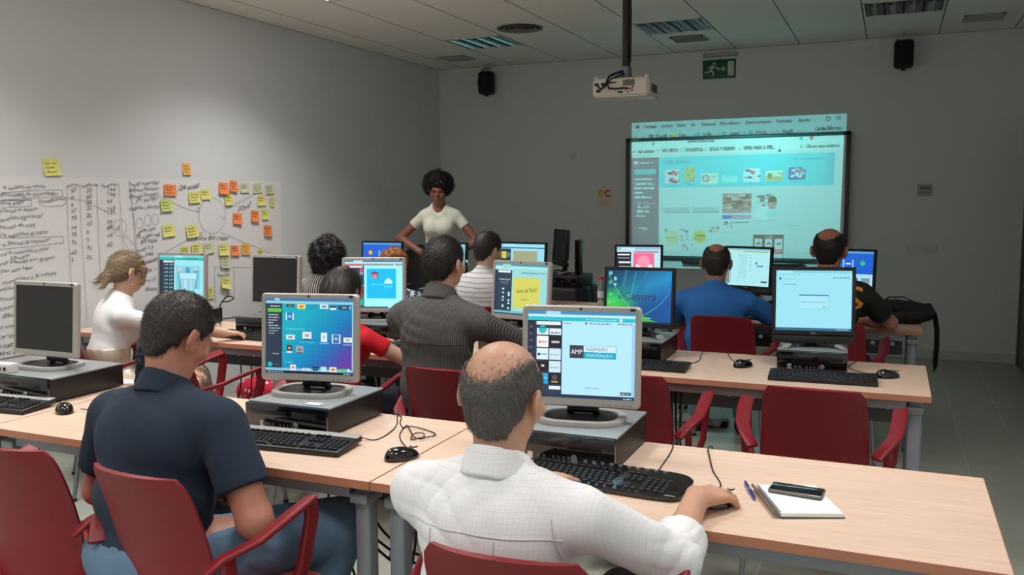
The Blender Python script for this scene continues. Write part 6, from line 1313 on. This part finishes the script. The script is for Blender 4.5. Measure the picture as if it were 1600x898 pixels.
def afro(rx=.125, rz=.12, cz=.045, n=4000, low=-.03, side=.03, ry=.115, name=None, ln=.03, cr=.006):
    def f(body, Hc, HR, hs, m, hv):
        P = lambda x, y, z: Hc+HR@A3(x, y, z)*hs; F_ = Field(Hc-.24, Hc+.24, max(hv, .006)); rg = random.Random(5)
        F_.add(ell(P(0,-.025,cz), A3(rx*.86,ry*.86,rz*.86)*hs, HR), .02)
        for k in range(150):
            a = rg.uniform(0, 2*PI); b_ = math.asin(rg.uniform(-.75, 1)); F_.add(ell(P(rx*.86*math.cos(a)*math.cos(b_), -.025+ry*.86*math.sin(a)*math.cos(b_), cz+rz*.86*math.sin(b_)), A3(1,1,1)*rg.uniform(.016,.028)*hs, HR), .008)
        F_.add(ell(P(0,.085,-.04), A3(.068,.075,.095)*hs, HR), .01, 's')
        V, Q = F_.mesh(1); N = vnorm(V, Q); V2 = V+N*(np.sin(V@A3(170,90,40))*np.sin(V@A3(-60,150,110))*.004)[:,None]; np_obj('hair', [(V2, Q)], m, body); strands(body, V2, N, Hc, HR, n, ln, .0009, m, flow=(0,0,0.2), lift=1.2, curlr=cr, jit=.6)
    return f
def long_hair(back=True, n=3500):
    def f(body, Hc, HR, hs, m, hv):
        P = lambda x, y, z: Hc+HR@A3(x, y, z)*hs; F_ = Field(Hc-A3(.2,.22,.42), Hc+.2, .0065)
        F_.add(ell(P(0,-.02,.02), A3(.086,.104,.10)*hs, HR), .02); F_.add(cone(P(.03,-.06,.0), P(.05,-.125,-.24), .062, .04), .04); F_.add(cone(P(-.03,-.06,.0), P(-.05,-.125,-.24), .062, .04), .04); F_.add(cone(P(0,-.07,0), P(0,-.13,-.27), .06, .045), .03)
        F_.add(ell(P(0,.1,-.05), A3(.066,.075,.11)*hs, HR), .01, 's'); V, Q = F_.mesh(1); N = vnorm(V, Q); l = head_local(V, Hc, HR, hs); V2 = V+N*(np.sin(np.arctan2(l[:,0], l[:,1])*46)*.0014)[:,None]; np_obj('hair', [(V2, Q)], m, body); strands(body, V2, N, Hc, HR, n, .06, .0008, m, flow=(0,-.1,-1), lift=.05, jit=.06)
    return f
def bun_hair(n=3500):
    def f(body, Hc, HR, hs, m, hv):
        P = lambda x, y, z: Hc+HR@A3(x, y, z)*hs; F_ = Field(Hc-.22, Hc+.2, .005)
        F_.add(ell(P(0,-.018,.02), A3(.081,.101,.093)*hs, HR), .02); F_.add(ell(P(0,-.1,-.055), A3(.036,.034,.036)*hs, HR), .03); F_.add(cone(P(.02,-.11,-.07), P(.045,-.13,-.13), .02, .008), .02); F_.add(cone(P(-.02,-.11,-.06), P(-.06,-.13,-.11), .018, .007), .02); F_.add(ell(P(0,-.05,-.03), A3(.07,.06,.05)*hs, HR), .03)
        F_.add(cone(P(.06,.06,.03), P(.07,.075,-.06), .018, .006), .02); F_.add(ell(P(0,.1,-.045), A3(.070,.068,.10)*hs, HR), .01, 's')
        for sg in (-1, 1): F_.add(ell(P(sg*.09,-.004,-.03), A3(.03,.02,.034)*hs, HR), .008, 's')
        V, Q = F_.mesh(1); N = vnorm(V, Q); l = head_local(V, Hc, HR, hs); V2 = V+N*(np.sin(l[:,2]*260+l[:,0]*60)*.0012)[:,None]; np_obj('hair', [(V2, Q)], m, body); strands(body, V2, N, Hc, HR, n, .035, .0008, m, flow=(0,-1,-.6), lift=.1, jit=.12)
    return f
def glasses(body, Hc, HR, hs, m):
    P = lambda x, y, z: Vector(Hc+HR@A3(x, y, z)*hs); q = MB()
    for sg in (-1, 1):
        q.tube([P(sg*.033+.024*math.cos(a), .101, -.004+.017*math.sin(a)) for a in [2*PI*i/20 for i in range(21)]], .0022, 6, cap=False); q.tube([P(sg*.057,.1,.002), P(sg*.078,.06,.004), P(sg*.084,-.005,.002)], .002, 6)
    q.tube([P(-.01,.102,.0), P(.01,.102,.0)], .002, 6); q.build('glasses', m, body)
def eyes(body, Hc, HR, hs):
    P = lambda x, y, z: Vector(Hc+HR@A3(x, y, z)*hs); q = MB()
    for sg in (-1, 1): q.tube([P(sg*.018,.0965,.0125), P(sg*.03,.0985,.0165), P(sg*.045,.088,.013)], [.002,.003,.0015], 8)
    q.build('eyebrow', mat('hair_black', (20,17,16), .5), body); q = MB()
    for sg in (-1, 1):
        c = P(sg*.029,.0885,-.003); d = (P(sg*.029,1,-.003)-c).normalized(); q.cyl(c, c+d*.0045, .0058, .0045, 12)
    q.build('iris', mat('iris_dark', (24,16,12), .2), body)
    MB().tube([P(-.019,.0965,-.0605), P(-.008,.1005,-.0575), P(0,.1005,-.0585), P(.008,.1005,-.0575), P(.019,.0965,-.0605)], [.001,.003,.003,.003,.001], 8).tube([P(-.016,.096,-.0615), P(0,.0995,-.0655), P(.016,.096,-.0615)], [.001,.0038,.001], 8).build('lips', mat('lips', (120,50,48), .45), body)
m_jeans = mat('blue_jeans', (88,114,140), .85, var=.4, vscale=7, bump=.35, bscale=380); m_blk = mat('black_cloth', (26,26,28), .85, bump=.3, bscale=300); m_dkj = mat('dark_jeans', (38,46,62), .85, var=.2, vscale=9)
sh_white = cloth_lines('white_grid_shirt', (224,224,228), (209,211,217), (.0105,.0008), (.0105,.0008), wave=.004)
sh_navy = mat('navy_polo', (22,38,58), .9, var=.12, vscale=6, bump=.3, bscale=300)
sh_pin = cloth_lines('grey_pinstripe_shirt', (52,51,51), (98,97,94), (.0066,.002), rough=.9)
sh_str = cloth_lines('bold_striped_blouse', (226,226,222), (24,24,26), (.02,.0105), wave=.012)
sh_hst = cloth_lines('horizontal_striped_shirt', (214,214,214), (128,130,134), None, (.03,.0045), wave=.02)
sh_blue = mat('blue_tshirt', (38,108,184), .85, var=.08, vscale=6); sh_blk = mat('black_tshirt', (24,24,26), .9); sh_red = mat('red_top', (206,16,34), .8, bump=.4, bscale=60); sh_wt = mat('white_tshirt', (222,222,224), .85, var=.03, vscale=8); sh_cream = mat('cream_tshirt', (214,216,200), .88)
sh_pat = mat('patterned_blouse', (58,70,92), .85); n, L, b = nodes_of(sh_pat); tc = n.new('ShaderNodeTexCoord'); vo = n.new('ShaderNodeTexVoronoi'); vo.inputs['Scale'].default_value = 70; rp = n.new('ShaderNodeValToRGB'); rp.color_ramp.interpolation = 'CONSTANT'
rp.color_ramp.elements[0].color = (*lin((34,40,56)),1); rp.color_ramp.elements[1].position = .55; rp.color_ramp.elements[1].color = (*lin((176,186,200)),1); L.new(tc.outputs['Object'], vo.inputs[0]); L.new(vo.outputs['Color'], rp.inputs[0]); L.new(rp.outputs[0], b.inputs['Base Color'])
m_gold = mat('pale_gold_satin', (206,194,172), .3, .4, var=.15, vscale=12, bump=.5, bscale=40)
h_blk = hair_mat('hair_black', (22,19,18)); h_brn = hair_mat('hair_dark_brown', (46,38,33)); h_gry = hair_mat('hair_grey_black', (86,83,81), .5); h_bln = hair_mat('hair_ash_blonde', (132,112,88), .35); h_gin = hair_mat('hair_ginger', (178,118,64), .5)
# 1 white-shirted man, front
b1, Hc, HR = person('person', 'balding man in a white checked shirt seen from behind, right hand on the mouse', (-.785,1.69), -3, top=1.222, lean=4, head=(-3,8,0), hands=((-.43,2.13,.785),(-.86,2.12,.775)), poles=((.7,-.3,-1.0),(-1,-.35,-.25)), handD=((.5,.85,-.05),(.35,.9,-.05)), handN=((0,-.25,1),(0,0,1)), curl=(38,35), skin=sk_tan,
    build=1.12, shoulder=.21, hs=1.07, shirt='shirt', shirt_m=sh_white, sleeve='rolled', collar=True, trousers=m_blk, vox=.0065, hair=short_hair(.0045, 9000, .009, crown=.098, seed=2, wd=.0005), hair_m=h_gry, legs=((.17,.40),(-.15,.42)), fold=.0045)
q = MB(); q.lathe([(.0105,-.002),(.0112,0),(.0105,.002)], 18)
# 2 navy polo man
b2, Hc, HR = person('person', 'dark-haired man in a navy polo shirt and jeans looking down, front left', (-1.92,1.82), -6, top=1.258, lean=12, side_lean=-4, head=(-4,32,4), hands=((-1.74,2.02,.63),(-2.05,2.04,.63)), poles=((1,-.75,-.2),(-1,-.5,-.2)), skin=sk_red, build=1.28, shoulder=.236, hs=1.05, shirt='polo', shirt_m=sh_navy, sleeve='short', collar=True, wid=1.05,
    trousers=m_jeans, vox=.0065, hair=short_hair(.009, 8000, .013, seed=4, wd=.0006), hair_m=h_brn, legs=((.30,.44),(-.22,.42)), feet=((.24,.30),(-.2,.4)), neck_fwd=.045, fold=.0015)
# 3 blonde woman
b3, Hc, HR = person('person', 'blonde woman in a white T-shirt and pale gold skirt, by the wall paper', (-3.92,3.44), -36, top=1.255, lean=12, side_lean=-2, head=(14,18,0), hands=((-3.40,3.86,.775),(-3.60,3.68,.60)), poles=((.9,-.2,-.5),(-.3,-.6,-1)), skin=sk_pale, build=.92, shoulder=.165, shirt='t', shirt_m=sh_wt, sleeve='cap', trousers=m_gold, skirt=True, vox=.009, hair=bun_hair(), hair_m=h_bln, hs=.95, fold=.004, hem='bust', waist=.73)
MB().tube([Vector(Hc+HR@A3(.082+.001*math.cos(a), -.006+.013*math.cos(a), -.058+.016*math.sin(a))) for a in [2*PI*i/16 for i in range(17)]], .0016, 6, cap=False).build('hoop_earring', m_logo, b3)
# 4 girl in red
b4, Hc, HR = person('person', 'long dark-haired girl in a red top with short sleeves, behind the purple-blue monitor', (-2.45,3.46), -4, top=1.20, lean=10, head=(0,8,0), hands=((-2.20,3.86,.775),(-2.55,3.95,.775)), poles=((1,-.4,-.6),(-1,-.4,-.5)), skin=sk_pale, build=.9, shoulder=.165, shirt='t', shirt_m=sh_red, sleeve='cap', trousers=m_dkj, vox=.009, hair=long_hair(), hair_m=hair_mat('hair_brown_black', (40,32,29)), hs=.95, hem='bust')
# 5 pinstripe
b5, Hc, HR = person('person', 'man in a dark grey pinstripe shirt with dark hair and glasses', (-1.80,3.29), -2, top=1.365, lean=5, side_lean=1, head=(-8,4,0), hands=((-1.40,3.85,.775),(-2.0,3.85,.775)), poles=((1,-.5,-.4),(-1,-.5,-.4)), skin=sk_tan, build=1.05, shoulder=.203, shirt='s', shirt_m=sh_pin, sleeve='long', collar=True, trousers=m_dkj, vox=.008, hair=short_hair(.010, 7000, .015, nape=-.075, seed=8, jit=.4), hair_m=h_blk, hs=.97, fold=.005)
glasses(b5, Hc, HR, .97, m_logo)
# 6 curly woman
b6, Hc, HR = person('person', 'woman with big black curls in a black and white striped top', (-3.74,5.16), 0, top=1.245, lean=10, head=(0,8,0), hands=((-3.4,5.66,.775),(-3.75,5.66,.775)), skin=sk_tan, build=.95, shoulder=.175, shirt='t', shirt_m=sh_str, sleeve='short', trousers=m_blk, vox=.011, hair=afro(.128,.17,-.03,4500,ry=.145,ln=.02), hair_m=h_blk, hs=.97)
# 7 ginger
b7, Hc, HR = person('person', 'person with ginger curls in a dark patterned blouse, behind the cap-and-cloud monitor', (-3.20,5.16), 0, top=1.165, lean=14, head=(0,14,0), hands=((-2.8,5.66,.775),(-3.15,5.66,.775)), skin=sk_pale, build=.98, shoulder=.18, shirt='t', shirt_m=sh_pat, sleeve='long', trousers=m_dkj, vox=.011, hair=afro(.08,.095,.03,3000,ry=.1,ln=.014,cr=.004), hair_m=h_gin, hs=.95)
# 8 white horizontal stripes
b8, Hc, HR = person('person', 'short-haired man in a white shirt with thin grey horizontal stripes', (-2.50,5.16), -10, top=1.30, lean=12, head=(-14,16,0), hands=((-2.22,5.80,.775),(-2.45,5.62,.775)), poles=((1,-.4,-.5),(-1,-.4,-.5)), skin=sk_pale, build=1.08, shoulder=.2, shirt='s', shirt_m=sh_hst, sleeve='short', trousers=m_dkj, vox=.0105, hair=short_hair(.010, 3500, .014, seed=9, wd=.0009), hair_m=h_brn)
# 9 blue T-shirt
b9, Hc, HR = person('person', 'man in a bright blue T-shirt with a thinning crown', (-.965,5.24), 4, top=1.245, lean=12, head=(0,8,0), hands=((-.72,5.70,.775),(-1.1,5.68,.775)), poles=((1,-.5,-.45),(-1,-.5,-.5)), skin=sk_red, build=1.1, shoulder=.20, shirt='t', shirt_m=sh_blue, sleeve='short', trousers=m_jeans, vox=.0095, hair=short_hair(.007, 3500, .009, crown=.075, seed=10, wd=.0009), hair_m=h_brn)
# 10 black T-shirt
b10, Hc, HR = person('person', 'bald-crowned man in a black T-shirt with an orange print on the back', (-.335,5.24), -4, top=1.345, lean=10, head=(-4,6,0), hands=((-.10,5.70,.775),(-.42,5.70,.775)), poles=((1,-.6,-.35),(-1,-.4,-.5)), skin=sk_red, build=1.14, shoulder=.21, shirt='t', shirt_m=sh_blk, sleeve='short', trousers=m_dkj, vox=.0095, hair=short_hair(.006, 3500, .008, crown=.088, seed=12, wd=.0009), hair_m=h_blk, hs=1.08)
# 11 standing woman
def back_pose(p): return p
b11, Hc, HR = person('person', 'standing woman with a dark afro, glasses and cream V-neck T-shirt, hands on hips', (-3.60,6.72), 194, top=1.705, lean=3, head=(6,6,0), hands=((-3.74,6.62,1.07),(-3.45,6.62,1.07)), poles=((1.0,-.25,-.1),(-1.0,-.25,-.1)), handD=((.6,-.5,-.75),(-.6,-.5,-.75)), handN=((1,0,.1),(-1,0,.1)), curl=(30,30), skin=sk_dark, build=.9, shoulder=.158, shirt='vneck', shirt_m=sh_cream, sleeve='cap', trousers=m_blk, standing=True, legs=((.11,0),(-.11,0)), vox=.009, hair=afro(.125,.115,.05,6000,ry=.12,ln=.022), hair_m=h_blk, hs=.98, hem='bust')
glasses(b11, Hc, HR, .98, mat('glasses_red', (140,40,40), .3)); eyes(b11, Hc, HR, .98)

# orange print on the back of the black T-shirt, laid onto the cloth
from mathutils.bvhtree import BVHTree
sh = [c for c in b10.children if c.name.startswith('shirt')][0]; bv = BVHTree.FromPolygons([v.co for v in sh.data.vertices], [tuple(p.vertices) for p in sh.data.polygons])
q = MB()
for s_, x0_, z0_, wv, hv_ in (('S', .085, .90, .12, .13),):
    vs, fs = text_geo(s_); k = wv/text_w(s_); kz = hv_/.7; b_ = bmesh.new(); bvs = [b_.verts.new((x0_+v[0]*k, 0, z0_+v[1]*kz)) for v in vs]
    for f in fs:
        try: b_.faces.new([bvs[i] for i in f])
        except ValueError: pass
    bmesh.ops.triangulate(b_, faces=b_.faces[:]); bmesh.ops.subdivide_edges(b_, edges=[e for e in b_.edges if e.calc_length() > .02], cuts=2, use_grid_fill=True)
    for v in b_.verts:
        h = bv.ray_cast(Vector((v.co.x, -1, v.co.z)), Vector((0,1,0)))
        v.co.y = (h[0].y if h[0] else 0)-.003
    q.bm(b_)
q.build('shirt_print', mat('print_orange', (226,140,30), .6), b10)

def on_cloth(shirt, pts, d=(0,1,0), o=-.0015):
    b_ = BVHTree.FromPolygons([v.co for v in shirt.data.vertices], [tuple(p.vertices) for p in shirt.data.polygons]); out = []
    for p in pts:
        h = b_.ray_cast(Vector(p)-Vector(d)*.6, Vector(d))
        if h[0]: out.append(h[0]+Vector(d)*o)
    return out
def seam(body, pts, m, r=.0011, name='seam'):
    sh_ = [c for c in body.children if c.name.startswith('shirt') and 'print' not in c.name][0]; P = on_cloth(sh_, pts)
    if len(P) > 2: MB().tube(P, r, 6).build(name, m, body)
m_seam = mat('seam_shade', (196,196,200), .8); m_seam2 = mat('seam_dark', (40,40,40), .8)
for bdy, ms, zz, ww in ((b1, m_seam, .845, .19), (b5, m_seam2, .93, .19)):
    seam(bdy, [(-ww+2*ww*i/40, 0, zz-.008*abs(i/20-1)) for i in range(41)], ms)
seam(b1, [(.165+.02*math.sin(i/6), 0, .88-.30*i/20) for i in range(21)], m_seam, .0015)
seam(b1, [(.06, 0, .835-.16*i/20) for i in range(21)], m_seam)
seam(b1, [(-.10, 0, .835-.16*i/20) for i in range(21)], m_seam)
